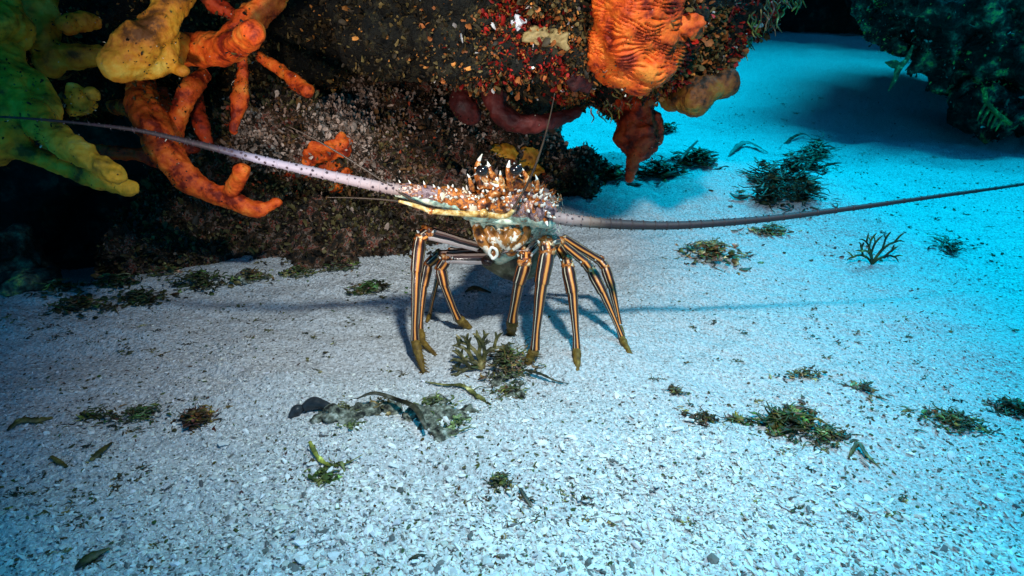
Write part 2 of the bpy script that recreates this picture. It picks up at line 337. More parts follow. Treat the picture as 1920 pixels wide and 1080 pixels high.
rme = remesh(rk, .0062, 3); rough(rme, [(5, .030, 3), (20, .018, 3), (75, .0060, 2)]); rme.materials.append(M['rock'])
ov = MB()
ell(ov, 1010, 30, .52, .30, .34, .155); ell(ov, 1180, 15, .50, .20, .28, .135); ell(ov, 1290, 0, .48, .13, .22, .085); ell(ov, 1010, 130, .56, .15, .20, .10)
ell(ov, 330, 20, .66, .42, .30, .16); ell(ov, 60, 80, .55, .28, .28, .14); ell(ov, 700, 0, .70, .40, .30, .12)
ell(ov, 1120, 160, .60, .12, .16, .07); ell(ov, 1370, -10, .48, .09, .14, .07)
ov.ball((-.75, .95, .95), 1, 0, 24, (1.15, .95, .48), .25, 5); ov.ball((-.80, .10, 1.60), 1, 0, 24, (1.15, .85, .26), .25, 11); ov.ball((.12, .60, 1.58), 1, 0, 24, (.78, .58, .22), .25, 13); ov.ball((.02, 1.0, .80), 1, 0, 22, (.50, .55, .35), .25, 8)  # overhead masses out of view, added to shade the cave and near sand
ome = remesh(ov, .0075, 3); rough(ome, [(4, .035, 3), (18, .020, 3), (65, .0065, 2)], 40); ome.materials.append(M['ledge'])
reef = empty('reef_rock', (-.2, .6, 0)); tag(reef, 'big dark encrusted reef rock with an overhanging ledge behind the lobster', 'rock')
ro = link('boulder', rme); oo = link('overhang_and_shade_roof', ome); adopt(reef, ro, oo)
def bvh(me): return BVHTree.FromPolygons([v.co for v in me.vertices], [p.vertices[:] for p in me.polygons])
BV = [bvh(rme), bvh(ome)]
def on(px, py, out=0.0):
    d = ray(px, py).normalized(); best = None
    for b in BV:
        h = b.ray_cast(CAM, d)
        if h[0] is not None and (best is None or h[3] < best[3]): best = h
    if best is None: return P(px, py, .5), -d
    return best[0] + best[1] * out, best[1]
# encrusting turf: thousands of curled fronds over both masses
def turf(name, me, n, size, palette, dens_f, parent, seed, maxd=1.9):
    rg = np.random.default_rng(seed); co = coords(me); no = normals(me)
    tri = np.array([p.vertices[:3] for p in me.polygons]); cen = co[tri].mean(1); nn = no[tri].mean(1)
    view = cen - np.array(CAM); dist = np.linalg.norm(view, axis=1); facing = -(view * nn).sum(1) / dist
    px = view @ np.array(CR); u = px[:, 0] / -px[:, 2] * F; v = px[:, 1] / -px[:, 2] * F
    ok = (facing > -.12) & (dist < maxd) & (np.abs(u) < 1150) & (v > -650) & (v < 720) & (cen[:, 2] > H0(cen[:, 0], cen[:, 1]) - .01)
    wgt = np.where(ok, dens_f(cen), 0); wgt = np.clip(wgt, 0, None); wgt /= wgt.sum()
    idx = rg.choice(len(tri), n, p=wgt); c = cen[idx] + rg.uniform(-.004, .004, (n, 3)); nv_ = nn[idx] + rg.normal(0, .45, (n, 3)); nv_ /= np.linalg.norm(nv_, axis=1)[:, None]
    t = np.cross(nv_, rg.normal(0, 1, (n, 3))); t /= np.linalg.norm(t, axis=1)[:, None]; b = np.cross(nv_, t)
    s = size * np.exp(rg.normal(0, .38, n)); ln = s * rg.uniform(.8, 2.2, n); cu = rg.uniform(-1.0, 1.0, n)
    # frond: 4 rows x 3 columns rising off the rock and curling over
    vs = []
    for k, (hh, ww) in enumerate(((-.2, .35), (.4, .75), (.85, 1.0), (1.15, .45))):
        curl = cu * hh * hh * .8
        for q in (-1, 0, 1):
            jag = rg.uniform(.6, 1.2, n)
            vs.append(c + nv_ * (ln * hh * .8)[:, None] + b * (s * curl)[:, None] + t * (s * ww * q * jag * .6)[:, None] + b * (s * (.22 * (q == 0)))[:, None])
    v = np.stack(vs, 1); f0 = []
    for k in range(3):
        for q in range(2): f0.append([k*3+q, k*3+q+1, (k+1)*3+q+1, (k+1)*3+q])
    f = (np.array(f0)[None] + (np.arange(n) * 12)[:, None, None]).reshape(-1, 4)
    cc = palette(c, rg); o = link(name, npmesh(name, v.reshape(-1, 3), f, [M['flake']], np.repeat(cc, 12, 0)))
    o['kind'] = 'stuff'; adopt(parent, o); return o
def pix(c):
    v = (c - np.array(CAM)) @ np.array(CR); return v[:, 0] / -v[:, 2] * F + 960, 540 - v[:, 1] / -v[:, 2] * F
def pal_low(c, rg):
    n = len(c); k = rg.uniform(0, 1, n); p = fbm(c[:, 0] * 9, c[:, 1] * 9, c[:, 2] * 9, 3)
    base = np.array([[.12, .09, .03], [.30, .18, .12], [.50, .35, .27], [.20, .09, .03], [.03, .02, .012], [.50, .06, .015]])
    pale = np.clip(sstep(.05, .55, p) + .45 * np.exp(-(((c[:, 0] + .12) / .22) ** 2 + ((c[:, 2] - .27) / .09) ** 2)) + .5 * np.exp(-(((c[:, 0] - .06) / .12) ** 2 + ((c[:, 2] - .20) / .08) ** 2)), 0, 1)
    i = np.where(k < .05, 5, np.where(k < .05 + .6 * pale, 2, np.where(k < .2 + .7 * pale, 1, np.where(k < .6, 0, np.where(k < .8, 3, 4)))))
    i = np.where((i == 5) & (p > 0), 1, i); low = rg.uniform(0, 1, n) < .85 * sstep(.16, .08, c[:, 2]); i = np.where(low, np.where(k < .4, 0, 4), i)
    return base[i] * rg.uniform(.6, 1.5, (n, 1))
def pal_up(c, rg):
    n = len(c); k = rg.uniform(0, 1, n); p = fbm(c[:, 0] * 11, c[:, 1] * 11, c[:, 2] * 11, 3)
    base = np.array([[.36, .012, .006], [.36, .10, .022], [.16, .10, .03], [.04, .025, .010], [.70, .60, .55], [.55, .20, .04]])
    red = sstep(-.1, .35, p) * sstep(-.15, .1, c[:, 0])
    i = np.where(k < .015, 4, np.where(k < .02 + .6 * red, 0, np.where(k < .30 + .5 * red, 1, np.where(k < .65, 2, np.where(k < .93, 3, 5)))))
    i = np.where((c[:, 0] < -.13) & (k < .93), np.where(k < .25, 2, 3), i)  # left of the ledge: fronds darkened, recess shade painted into their colour
    return base[i] * rg.uniform(.5, 1.6, (n, 1))
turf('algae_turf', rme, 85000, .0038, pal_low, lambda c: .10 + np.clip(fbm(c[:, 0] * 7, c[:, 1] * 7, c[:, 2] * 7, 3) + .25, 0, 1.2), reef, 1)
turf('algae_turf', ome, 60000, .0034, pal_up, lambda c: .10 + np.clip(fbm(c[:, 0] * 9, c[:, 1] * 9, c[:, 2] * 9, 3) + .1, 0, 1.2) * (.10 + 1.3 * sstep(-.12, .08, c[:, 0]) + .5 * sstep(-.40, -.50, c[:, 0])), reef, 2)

# ------------------------------------------------------------------ sponges
def sponge(name, label, branches, material, voxel=.0020, cat='sponge', group=None, layers=((24, .0042, 3), (130, .0016, 2)), seed=0, balls=()):
    mb = MB()
    for br in branches:
        pts = [P(a, b, y) for a, b, y, r in br]; rad = [r * pxm(p) for p, (a, b, y, r) in zip(pts, br)]
        mb.tube(pts, rad, 16, 0, sub=7, bump=.22, seed=seed + br[0][0] * .1)
        mb.ball(pts[-1], rad[-1] * 1.02, 0, 10)
    for a, b, y, r, sx, sy, sz in balls:
        c = P(a, b, y); mb.ball(c, r * pxm(c), 0, 14, (sx, sy, sz), lump=.25, seed=a)
    me = remesh(mb, voxel, 3); rough(me, layers, seed); me.materials.append(material)
    o = link(name, me); return tag(o, label, cat, group)
sponge('branching_sponge', 'large yellow-green branching sponge at the left edge with two blunt fingers above a dark hollow',
       [[(-130, 20, .25, 50), (-30, 80, .18, 46), (12, 128, .14, 34), (20, 175, .10, 36), (10, 235, .07, 44), (-20, 270, .05, 40), (-120, 285, .03, 40)], [(40, 190, .09, 26), (75, 232, .06, 30), (120, 268, .03, 24), (170, 300, .01, 23), (216, 324, .0, 22)],
        [(0, 262, .06, 36), (60, 288, .06, 20), (120, 312, .06, 17), (180, 336, .05, 20), (240, 352, .05, 16)], [(30, 130, .14, 22), (75, 165, .12, 22), (88, 210, .09, 26)], [(-80, 60, .12, 40), (5, 40, .16, 34), (40, 60, .2, 20)], [(20, 0, .2, 20), (25, 70, .18, 26)]], M['yellow'], .0028, seed=1)
sponge('branching_sponge', 'short olive sponge column rising to the frame top at upper left',
       [[(75, -50, .30, 34), (78, 50, .26, 30), (92, 120, .24, 26)], [(90, 100, .25, 26), (140, 108, .25, 22), (190, 104, .27, 18)], [(185, 42, .28, 14), (150, 40, .26, 18), (124, 46, .24, 16)]], M['amber'], .0026, seed=2)
sponge('lobed_sponge', 'thick mustard yellow lobed sponge hanging from the ledge at upper left',
       [[(340, -40, .16, 30), (305, 35, .13, 30), (262, 85, .11, 40), (225, 118, .10, 34)], [(305, 60, .15, 32), (300, 105, .13, 30), (262, 122, .12, 26)], [(335, 128, .14, 13), (343, 132, .13, 11)],
        [(320, 110, .17, 24), (335, 80, .2, 20)]], M['amber'], .0026, seed=3)
sponge('branching_sponge', 'bright orange branching sponge with a cut tube end pointing at the viewer near the top',
       [[(325, 95, .24, 25), (370, 92, .22, 28), (425, 92, .19, 27), (455, 76, .13, 22), (474, 62, .09, 18)], [(530, -30, .24, 27), (490, 20, .22, 25), (448, 62, .20, 22), (425, 85, .2, 22)]], M['orange'], .0026, seed=4)
sponge('rope_sponge', 'long orange rope sponge curving down across the reef with an upturned side finger',
       [[(262, 150, .30, 22), (272, 200, .24, 30), (300, 265, .20, 29), (345, 325, .19, 25), (400, 362, .19, 21), (445, 378, .19, 17), (482, 392, .19, 14), (505, 388, .20, 11), (520, 379, .20, 9)],
        [(425, 370, .19, 15), (443, 345, .18, 13), (456, 318, .17, 13)], [(275, 210, .26, 18), (240, 205, .30, 14), (215, 200, .34, 14)]], M['orange'], .0024, seed=5)
for k, (lab, br, mm) in enumerate([
    ('straight orange sponge finger behind the long rope sponge, just right of its thick upper end', [(385, 132, .30, 15), (352, 175, .26, 17), (332, 225, .25, 16), (322, 285, .25, 14)], 'orange'),
    ('thin dark orange sponge finger bending down between two straighter fingers', [(362, 160, .34, 13), (372, 215, .31, 13), (388, 268, .29, 11)], 'redorange'),
    ('slim orange sponge finger hanging straight down by itself with a rounded tip', [(455, 95, .27, 11), (452, 165, .25, 12), (438, 243, .23, 9)], 'orange'),
    ('slender orange sponge finger slanting down to the right over the speckled rock', [(485, 105, .33, 11), (530, 135, .31, 11), (574, 170, .28, 11)], 'orange'),
    ('dull red sponge arm lying level behind the yellow fingers', [(120, 270, .34, 13), (200, 285, .30, 14), (262, 290, .29, 15), (290, 300, .29, 12)], 'redorange'),
    ('stubby red sponge lobe tucked under the orange fingers where the antenna crosses', [(330, 285, .32, 14), (355, 278, .31, 15), (385, 262, .32, 12)], 'redorange'),
    ('dark red sponge arm arching down from the frame top near the bright orange one', [(370, -30, .30, 13), (400, 5, .28, 16), (440, 30, .27, 12)], 'redorange'),
    ('small red sponge spike in the shadow left of the straight orange finger', [(300, 170, .36, 12), (306, 210, .34, 11), (300, 240, .34, 9)], 'redorange')]):
    sponge('finger_sponge', lab, [br], M[mm], .0022, group='orange finger sponges on the reef', seed=10 + k)
kb = sponge('knob_sponge', 'knobbly pale green sponge head with an orange crown beside the yellow branches', [], M['yellow'], .0022, balls=[(152, 192, .15, 27, 1, .9, 1), (148, 208, .14, 22, 1.2, 1, .6), (172, 178, .13, 13, 1, 1, 1), (138, 170, .15, 12, 1, 1, 1)], seed=20)
# ridged orange sponge: real horizontal folds
def ridged(px, py, y, rx, rz, ry):
    c = P(px, py, y); mb = MB(); mb.ball(c, 1, 0, 40, (rx, ry, rz), lump=.25, seed=px); return mb
mb = MB(); 
for a, b, y, rx, rz, ry in ((1195, 5, .17, .062, .095, .055), (1192, 100, .19, .066, .055, .055), (1225, 60, .20, .05, .06, .05)): mb.ball(P(a, b, y), 1, 0, 40, (rx, ry, rz), .2, a)
me = remesh(mb, .0019, 5); co = coords(me); no = normals(me)
wv = fbm(co[:, 0] * 22, co[:, 1] * 22, co[:, 2] * 30, 2); ph = co[:, 2] * 620 + wv * 7 + co[:, 0] * 60
fold = np.abs(np.sin(ph)) ** .6; brk = sstep(-.5, .2, fbm(co[:, 0] * 60, co[:, 1] * 60, co[:, 2] * 130, 2))
co2 = co + no * ((fold - 1) * .0095 * brk + .004 * wv)[:, None]; me.vertices.foreach_set('co', co2.ravel()); me.update()
me.polygons.foreach_set('use_smooth', np.ones(len(me.polygons), bool)); me.materials.append(M['orange'])
tag(link('folded_sponge', me), 'big bright orange sponge with layered wrinkled folds under the right end of the ledge', 'sponge')
sponge('lobed_sponge', 'brown-orange bulb cluster with an olive lobe reaching right over the bright blue sand',
       [[(1262, 150, .34, 20), (1300, 165, .26, 22), (1345, 162, .26, 24), (1362, 156, .26, 23)], [(1255, 175, .30, 20), (1285, 188, .27, 25), (1303, 190, .25, 27)], [(1240, 175, .32, 18), (1262, 190, .30, 20)], [(1290, 110, .36, 18), (1300, 160, .34, 18)]], M['rust'], .0028, seed=30)
sponge('finger_sponge', 'dark orange drooping sponge lobe ending in one finger below the ledge',
       [[(1190, 190, .46, 36), (1195, 245, .43, 34), (1200, 275, .42, 28), (1186, 300, .42, 14), (1180, 332, .42, 9)], [(1165, 245, .44, 22), (1190, 270, .43, 26)], [(1225, 215, .45, 16), (1228, 260, .44, 14)]], M['redorange'], .0028, seed=31)
sponge('bulb_sponge', 'little orange bulb under the ledge edge above the olive lobe', [], M['redorange'], .0026, balls=[(1335, 108, .36, 17, 1, 1, 1.1), (1385, 102, .38, 13, 1.2, 1, .8), (1315, 125, .38, 14, 1, 1, 1)], seed=32)
sponge('rope_sponge', 'dark maroon rope sponge looping along the crevice under the ledge',
       [[(872, 150, .36, 16), (866, 190, .33, 22), (885, 215, .33, 20)], [(885, 160, .34, 16), (905, 150, .33, 18), (925, 172, .31, 20), (938, 212, .30, 21), (985, 232, .30, 19), (1040, 226, .31, 16), (1080, 212, .33, 13)]], M['maroon'], .0024, seed=33)
def pal_epi(c, rg):
    n = len(c); k = rg.uniform(0, 1, n); base = np.array([[.02, .012, .006], [.10, .07, .02], [.75, .65, .5]]); i = np.where(k < .6, 0, np.where(k < .9, 1, 2)); return base[i] * rg.uniform(.5, 1.4, (n, 1))
for k, o in enumerate([o for o in list(COL.objects) if o.get('category') == 'sponge']):
    turf('epiphytes', o.data, int(60 + len(o.data.polygons) * .010), .0016, pal_epi, lambda c: .03 + np.clip(fbm(c[:, 0] * 22, c[:, 1] * 22, c[:, 2] * 22, 2) - .1, 0, 1), o, 50 + k)
# flat encrusting patches grown on the rock face
def patch(label, spots, material, th=.006, name='crust_sponge', seed=0):
    mb = MB()
    for a, b, r in spots:
        p, n = on(a, b, .002); s = r * pxm(p); q = n.to_track_quat('Z', 'Y').to_matrix()
        mb2 = MB(); mb2.ball((0, 0, 0), 1, 0, 12, (s, s * .8, th), .5, a); mb.add([p + q @ Vector(v) for v in mb2.v], mb2.f)
    me = remesh(mb, .0022, 2); rough(me, [(60, .003, 3)], seed); me.materials.append(material); return tag(link(name, me), label, 'sponge')
patch('orange sponge crust on the rock face above the left antenna', [(600, 285, 30), (635, 275, 26), (580, 300, 16), (615, 305, 22), (628, 350, 20), (650, 330, 18)], M['orange'], seed=1)
patch('amber sponge crust on the rock behind the lobster horns', [(950, 285, 22), (985, 295, 26), (1000, 320, 22), (930, 280, 16)], M['amber'], seed=2)
patch('blood red crust on the underside of the ledge above the folded sponge side', [(1090, 150, 28)], M['maroon'], seed=3)
patch('ochre orange crust on the ledge just right of the folded sponge', [(1290, 45, 26), (1306, 60, 24)], M['orange'], seed=7)
patch('small scarlet sponge patch beside the upturned orange finger', [(545, 325, 9), (552, 330, 7)], M['redorange'], seed=4)
# ochre oyster-like leaves on the ledge face
for k, (a, b, r, lab) in enumerate([(1010, 70, 22, 'ochre crust leaf on the ledge, left one of a pair'), (1045, 78, 26, 'ochre crust leaf on the ledge, right one of a pair'), (975, 45, 16, 'white tufted growth on the red part of the ledge')]):
    p, n = on(a, b, .004); q = n.to_track_quat('Z', 'Y').to_matrix(); s = r * pxm(p); mb2 = MB(); mb2.ball((0, 0, 0), 1, 0, 14, (s, s * .7, s * .35), 1.2, a)
    mb = MB(); mb.col = (8, 5.5, 2.2) if k < 2 else (6, 6, 6); mb.col = (.40, .26, .10) if k < 2 else (.75, .70, .70); mb.add([p + q @ Vector(v) for v in mb2.v], mb2.f)
    tag(mb.build('encrusting_growth', M['flake']), lab, 'growth')
# ------------------------------------------------------------------ far rocks
def boulder(name, label, ells, material, voxel, layers, seed, group=None):
    mb = MB()
    for c, r in ells: mb.ball(c, 1, 0, 20, r, .4, seed + c[0])
    me = remesh(mb, voxel, 2); rough(me, layers, seed); me.materials.append(material); return tag(link(name, me), label, 'rock', group)
LY = [(5, .07, 3), (16, .035, 3), (60, .010, 2)]
def C(px, py, y): return tuple(P(px, py, y))
def pal_green(c, rg):
    n = len(c); k = rg.uniform(0, 1, n); p = sstep(.1, .6, fbm(c[:, 0] * 9, c[:, 1] * 9, c[:, 2] * 9, 3)); base = np.array([[.015, .018, .012], [.08, .08, .055], [.60, .60, .12], [.60, .62, .52]])
    i = np.where(k < .02 + .5 * p, 2, np.where(k < .10 + .5 * p, 3, np.where(k < .55, 0, 1))); return base[i] * rg.uniform(.5, 1.6, (n, 1))
big = boulder('coral_head', 'green-rimmed coral rock overhanging the bright sand at upper right', [(C(1790, 0, 1.55), (.24, .24, .20)), (C(1800, 75, 1.5), (.20, .2, .15)), (C(1900, 70, 1.55), (.17, .2, .13)), (C(1960, 20, 1.7), (.32, .4, .24)), (C(1700, -20, 1.6), (.12, .2, .16)), (C(1725, 60, 1.5), (.07, .1, .12)), ((2.3, 2.2, .9), (.9, .8, .6))], M['green_rock'], .012, LY, 3)
turf('algae_turf', big.data, 8000, .0042, pal_green, lambda c: .12 + np.clip(fbm(c[:, 0] * 6, c[:, 1] * 6, c[:, 2] * 6, 3), 0, 1), big, 5, 3.5)
small = boulder('coral_head', 'smaller dark green coral lump at the right edge under the big one', [(C(1912, 200, 1.35), (.13, .14, .075)), (C(1990, 190, 1.5), (.22, .25, .12))], M['green_rock'], .01, LY, 9)
turf('algae_turf', small.data, 3000, .0040, pal_green, lambda c: .3 + 0 * c[:, 0], small, 6, 3.5)
boulder('reef_wall', 'black shadowed reef wall far behind the bright sand', [((1.0, 6.6, 1.2), (3.0, 1.2, 1.6)), ((4.5, 6.0, 1.6), (2.6, 1.5, 1.9)), ((3.4, 4.6, 1.7), (1.6, 1.3, 1.1)), ((-2.2, 5.6, 1.0), (2.6, 1.6, 1.9)), ((2.2, 5.3, 1.75), (1.8, 1.6, .9)), ((6.8, 3.2, 1.6), (2, 2.2, 2))], M['far_rock'], .06, [(1.2, .25, 3), (5, .06, 3)], 5)
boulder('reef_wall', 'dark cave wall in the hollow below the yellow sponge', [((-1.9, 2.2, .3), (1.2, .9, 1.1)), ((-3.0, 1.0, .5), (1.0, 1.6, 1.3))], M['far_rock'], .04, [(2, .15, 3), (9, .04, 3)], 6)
boulder('reef_rubble_rock', 'small mossy rock at the left edge on the slope of sand', [(C(22, 478, .24), (.050, .05, .046)), (C(-30, 505, .24), (.10, .08, .04)), (C(60, 522, .20), (.05, .04, .014))], M['green_rock'], .005, [(14, .015, 3), (60, .006, 3)], 7)
# fronds and hydroid threads
def P3(l): return [P(a, b, y) for a, b, y in l]
mb = MB(); mb.col = (2, 2.4, 1.6); mb.blade(P3([(1712, 85, 1.36), (1700, 112, 1.34), (1686, 126, 1.33), (1678, 148, 1.33), (1666, 170, 1.33)]), [.004, .008, .012, .008, .002], up=(0, -1, .3), th=.003, sub=6); mb.blade(P3([(1694, 122, 1.335), (1676, 120, 1.33), (1660, 117, 1.33)]), [.004, .014, .003], up=(0, -1, .3), th=.003, sub=6)
tag(mb.build('hanging_alga', M['weed']), 'forked frond hanging off the left side of the green-rimmed coral rock', 'seaweed')
mb = MB(); mb.col = (2.2, 2.6, .8); rg = random.Random(4)
for k in range(5): a = 1842 + k * 9; mb.blade(P3([(a + 10, 190 + k * 6, 1.24), (a, 205 + k * 5, 1.23), (a - 8 + rg.uniform(-4, 4), 226 + k * 5, 1.23)]), [.003, .005, .002], up=(0, -1, .3), th=.002, sub=4)
mb.tube(P3([(1845, 165, 1.26), (1850, 190, 1.24), (1868, 212, 1.23), (1895, 232, 1.23)]), .007, 8, bump=.4); tag(mb.build('hanging_alga', M['weed']), 'yellow-green frond fringe on the rim of the smaller coral lump', 'seaweed')
mb = MB(); rg = random.Random(21); fr = [(1110, 235), (1150, 215), (1200, 190), (1245, 165), (1290, 140), (1335, 115), (1375, 95), (1400, 78), (1425, 55), (1460, 30), (1500, 5)]
for k in range(150):
    t = rg.uniform(0, len(fr) - 1.01); i = int(t); a = fr[i][0] + (fr[i+1][0] - fr[i][0]) * (t - i) + rg.uniform(-12, 8); b = fr[i][1] + (fr[i+1][1] - fr[i][1]) * (t - i) - rg.uniform(8, 46); y = rg.uniform(.30, .40)
    mb.col = tuple(q * rg.uniform(.6, 2.6) for q in ((1.6, 1.9, 1.1) if a > 1240 else (1.8, 1.0, .5))); l = rg.uniform(12, 42) * (1 if a > 1220 else .7)
    pts = [(a, b, y)]; 
    for q in range(3): a += rg.uniform(-7, 9); b += l / 3; pts.append((a, b, y - .004 * q))
    mb.blade(P3(pts), [.0012, .0016, .0012, .0006], up=(0, -1, .2), th=.0011, sub=3, sides=3)
    if rg.random() < .35: mb.blade(P3([pts[1], (pts[1][0] + rg.uniform(-9, 9), pts[1][1] + 9, y)]), [.0012, .0005], up=(0, -1, .2), th=.001, sub=2, sides=3)
fo = mb.build('hydroid_fringe', M['weed']); fo['kind'] = 'stuff'; adopt(reef, fo)
# ------------------------------------------------------------------ plants and debris on the sand
def GP(px, py, up=0.0): p = G(px, py); return Vector((p.x, p.y, float(H(p.x, p.y)) + up))
def leafy(name, label, pts, wid, col=(1, 1, 1), lift=(.001,), cat='seaweed blade', group=None, extra=()):
    mb = MB(); mb.col = col
    q = [GP(a, b, lift[i % len(lift)] * .6) for i, (a, b) in enumerate(pts)]; s = pxm(q[0]); mb.blade(q, [k * s * .75 for k in wid], up=(.25, -.5, 1), th=.0008, sub=6, ruffle=.22); rg = random.Random(int(pts[0][0]))
    c0 = q[len(q) // 2]; keep_ = mb.col; mb.col = tuple(k * .8 for k in col); curls(mb, c0, .010, 7, .009, .0009, rg, .1); mb.col = keep_
    for e, w2 in extra: mb.blade([GP(a, b, l) for a, b, l in e], [k * s for k in w2], th=.0006, sub=6)
    return tag(mb.build(name, M['weed']), label, cat, group or ('loose blades and leaves on the sand' if name == 'seagrass_blade' else None))
def forked(mb, p, d, n, ln, wd, up, rg):
    if n == 0: return
    e = p + d * ln + up * ln * rg.uniform(-.1, .35); e.z = max(e.z, float(H(e.x, e.y)) + .001)
    mb.blade([p, p.lerp(e, .5) + up * ln * .12, e], [wd * 1.5, wd * 1.3, wd * (1.45 if n > 1 else .6)], up=(0, -.6, .6), th=.001, sub=4)
    for s in (-1, 1):
        a = s * rg.uniform(.35, .75); d2 = Vector((d.x * math.cos(a) - d.z * math.sin(a), d.y + rg.uniform(-.2, .2), d.x * math.sin(a) + d.z * math.cos(a))).normalized()
        forked(mb, e, d2, n - 1, ln * rg.uniform(.65, .95), wd * .82, up, rg)
def curls(mb, c, r, n, ln, wd, rg, tall=.5, ell_=1.0):
    base = mb.col
    for i in range(n):
        a = rg.uniform(0, 6.283); q = min(abs(rg.gauss(0, .62)), 1.6); x0 = c.x + math.cos(a) * r * q; y0 = c.y + math.sin(a) * r * q * ell_
        p = Vector((x0, y0, float(H(x0, y0)) + rg.uniform(-.1, 1) * r * tall * 1.4 * max(0, 1 - q * .7)))
        thin = rg.random() < .45; L_ = ln * rg.uniform(.4, 1.5) * (1.3 if thin else .8); w_ = wd * rg.uniform(.5, 1.4) * (.35 if thin else 1)
        v = rg.uniform(.45, 1.7); mb.col = (base[0] * v, base[1] * v, base[2] * v)
        a2 = rg.uniform(0, 6.283); pts = [p]
        for k in range(3):
            a2 += rg.uniform(-1.3, 1.3); e = pts[-1] + Vector((math.cos(a2), math.sin(a2) * .8, rg.uniform(-.35, .45))) * L_ / 3
            e.z = max(e.z, float(H(e.x, e.y)) - .0004); pts.append(e)
        mb.blade(pts, [w_ * .5, w_, w_ * .85, w_ * .35], up=(rg.uniform(-1, 1), rg.uniform(-1, 1), 1), th=.0006, sub=2, sides=3)
    mb.col = base
def tuft(name, label, px, py, r, n, col=(1, 1, 1), ln=.012, wd=.0018, tall=.5, seed=0, cat='seaweed clump', group=None, lumps=0, ell_=.8):
    rg = random.Random(seed + px); c = GP(px, py); rm = r * pxm(c); mb = MB(); n = int(n * 1.6); wd *= 1.1; group = group or ('seaweed clumps on the sand' if name == 'seaweed_clump' else None)
    for i in range(max(3, n // 8)):
        mb.col = tuple(k * rg.uniform(.5, 1.5) for k in col); curls(mb, c, rm, 12, ln, wd, rg, tall, ell_)
    for i in range(lumps):
        a = rg.uniform(0, 6.283); q = rg.uniform(0, .8); x0, y0 = c.x + math.cos(a) * rm * q, c.y + math.sin(a) * rm * q * ell_
        mb.ball((x0, y0, float(H(x0, y0)) + .002), rg.uniform(.003, .007), 1, 7, (1, 1, .6), .7, i)
    return tag(mb.build(name, [M['weed'], M['rubble']]), label, cat, group)
DK, GR, OL, BR = (.5, .5, .5), (1.15, 1.15, .6), (1.4, 1.3, .9), (1.5, .9, .6)
# forked alga and rubble clump under the feet
rg = random.Random(3); mb = MB(); mb.col = (1.6, 1.45, .9); b0 = GP(905, 690, .002)
for d in ((-.8, 0, .6), (-.3, .1, .9), (-1, -.1, .15), (.2, .1, .9)): forked(mb, b0, Vector(d).normalized(), 4, .016, .0024, Vector((0, 0, 1)), rg)
tag(mb.build('forked_alga', M['weed']), 'olive forked alga spreading on the sand below the middle legs', 'seaweed')
o = tuft('rubble_clump', 'brown weedy rubble clump directly below the lobster between the front feet', 955, 690, 52, 160, OL, .014, .0016, .45, 5, lumps=22, ell_=1.3)
tuft('rubble_clump', 'small tail of grey-brown rubble just below the weedy clump under the lobster', 960, 735, 26, 60, OL, .010, .0016, .3, 6, lumps=8)
leafy('seagrass_blade', 'thin dark blade stretching right from the weedy clump under the lobster', [(985, 702), (1015, 712), (1040, 722), (1066, 724)], [4, 4, 2.5, 1], DK, (.012, .014, .006, .001))
leafy('seagrass_blade', 'pale olive sea grass strip curving left of the weedy clump', [(798, 718), (835, 722), (868, 728), (895, 745), (920, 760)], [2, 3, 5, 7, 3], (2.0, 2.1, 1.4), (.004, .006, .007, .006, .002))
# grey debris bank
rg = random.Random(11); mb = MB(); px_ = [(600, 785, 16), (640, 785, 26), (670, 775, 22), (700, 772, 18), (735, 768, 20), (775, 785, 26), (815, 790, 34), (850, 785, 34), (835, 810, 26), (870, 775, 22), (820, 760, 24), (655, 800, 16)]
for a, b, r in px_:
    c = GP(a, b, .0015); mb.ball(c, r * pxm(c), 0, 12, (1, .8, .38), .9, a * .1)
me = remesh(mb, .002, 1); rough(me, [(50, .004, 3), (180, .0015, 2)], 3); me.materials.append(M['rubble'])
root = empty('coral_rubble', GP(740, 790)); tag(root, 'long grey-green rubble and weed bank on the foreground sand', 'rubble'); adopt(root, link('rubble', me))
mb = MB()
for a, b, r, nn in ((640, 775, 34, 50), (720, 765, 40, 50), (820, 770, 50, 90), (660, 805, 24, 24), (860, 800, 34, 40)):
    c = GP(a, b, .006); mb.col = tuple(k * rg.uniform(1, 1.8) for k in (1.2, 1.3, 1.0)); curls(mb, c, r * pxm(c), nn, .009, .0022, rg, .4)
adopt(root, mb.build('weed_fringe', M['weed']))
mb = MB(); mb.col = (.4, .42, .5); mb.blade([GP(672, 768, .014), GP(705, 764, .018), GP(745, 772, .017), GP(780, 790, .016), GP(800, 815, .010)], [.001, .0028, .0032, .0036, .002], th=.002); adopt(root, mb.build('dark_blade', M['weed']))
mb = MB(); q = [GP(572, 772, .006), GP(590, 768, .008), GP(612, 772, .007), GP(632, 779, .003)]; mb.tube(q, [.005, .0075, .005, .0012], 14, 0, sub=6)
tag(mb.build('seed_pod', M['pebble_dark']), 'glossy dark tapering pod at the left end of the rubble bank', 'pod')
mb = MB(); q = [GP(545, 785, .003), GP(558, 776, .006), GP(572, 770, .005)]; mb.tube(q, [.003, .006, .003], 10, 0, sub=5); tag(mb.build('shell_piece', M['pebble_dark']), 'dark folded shell piece just left of the glossy pod', 'shell')
leafy('seagrass_blade', 'yellow-green bent blade with a thin twig on the sand below the rubble bank', [(583, 842), (598, 862), (620, 872), (645, 870), (680, 855)], [5, 6, 4, 2, 1], (2.2, 2.6, .8), (.010, .006, .004, .004, .006), extra=[([(640, 870, .004), (646, 880, .001)], [4, 2])])
tuft('seaweed_clump', 'flat green weed scrap under the bent yellow-green blade', 612, 888, 22, 36, GR, .012, .003, .2, 8)
tuft('seaweed_clump', 'rust and olive weed tangle left of the rubble bank', 372, 790, 30, 90, BR, .012, .0022, .7, 9, lumps=5)
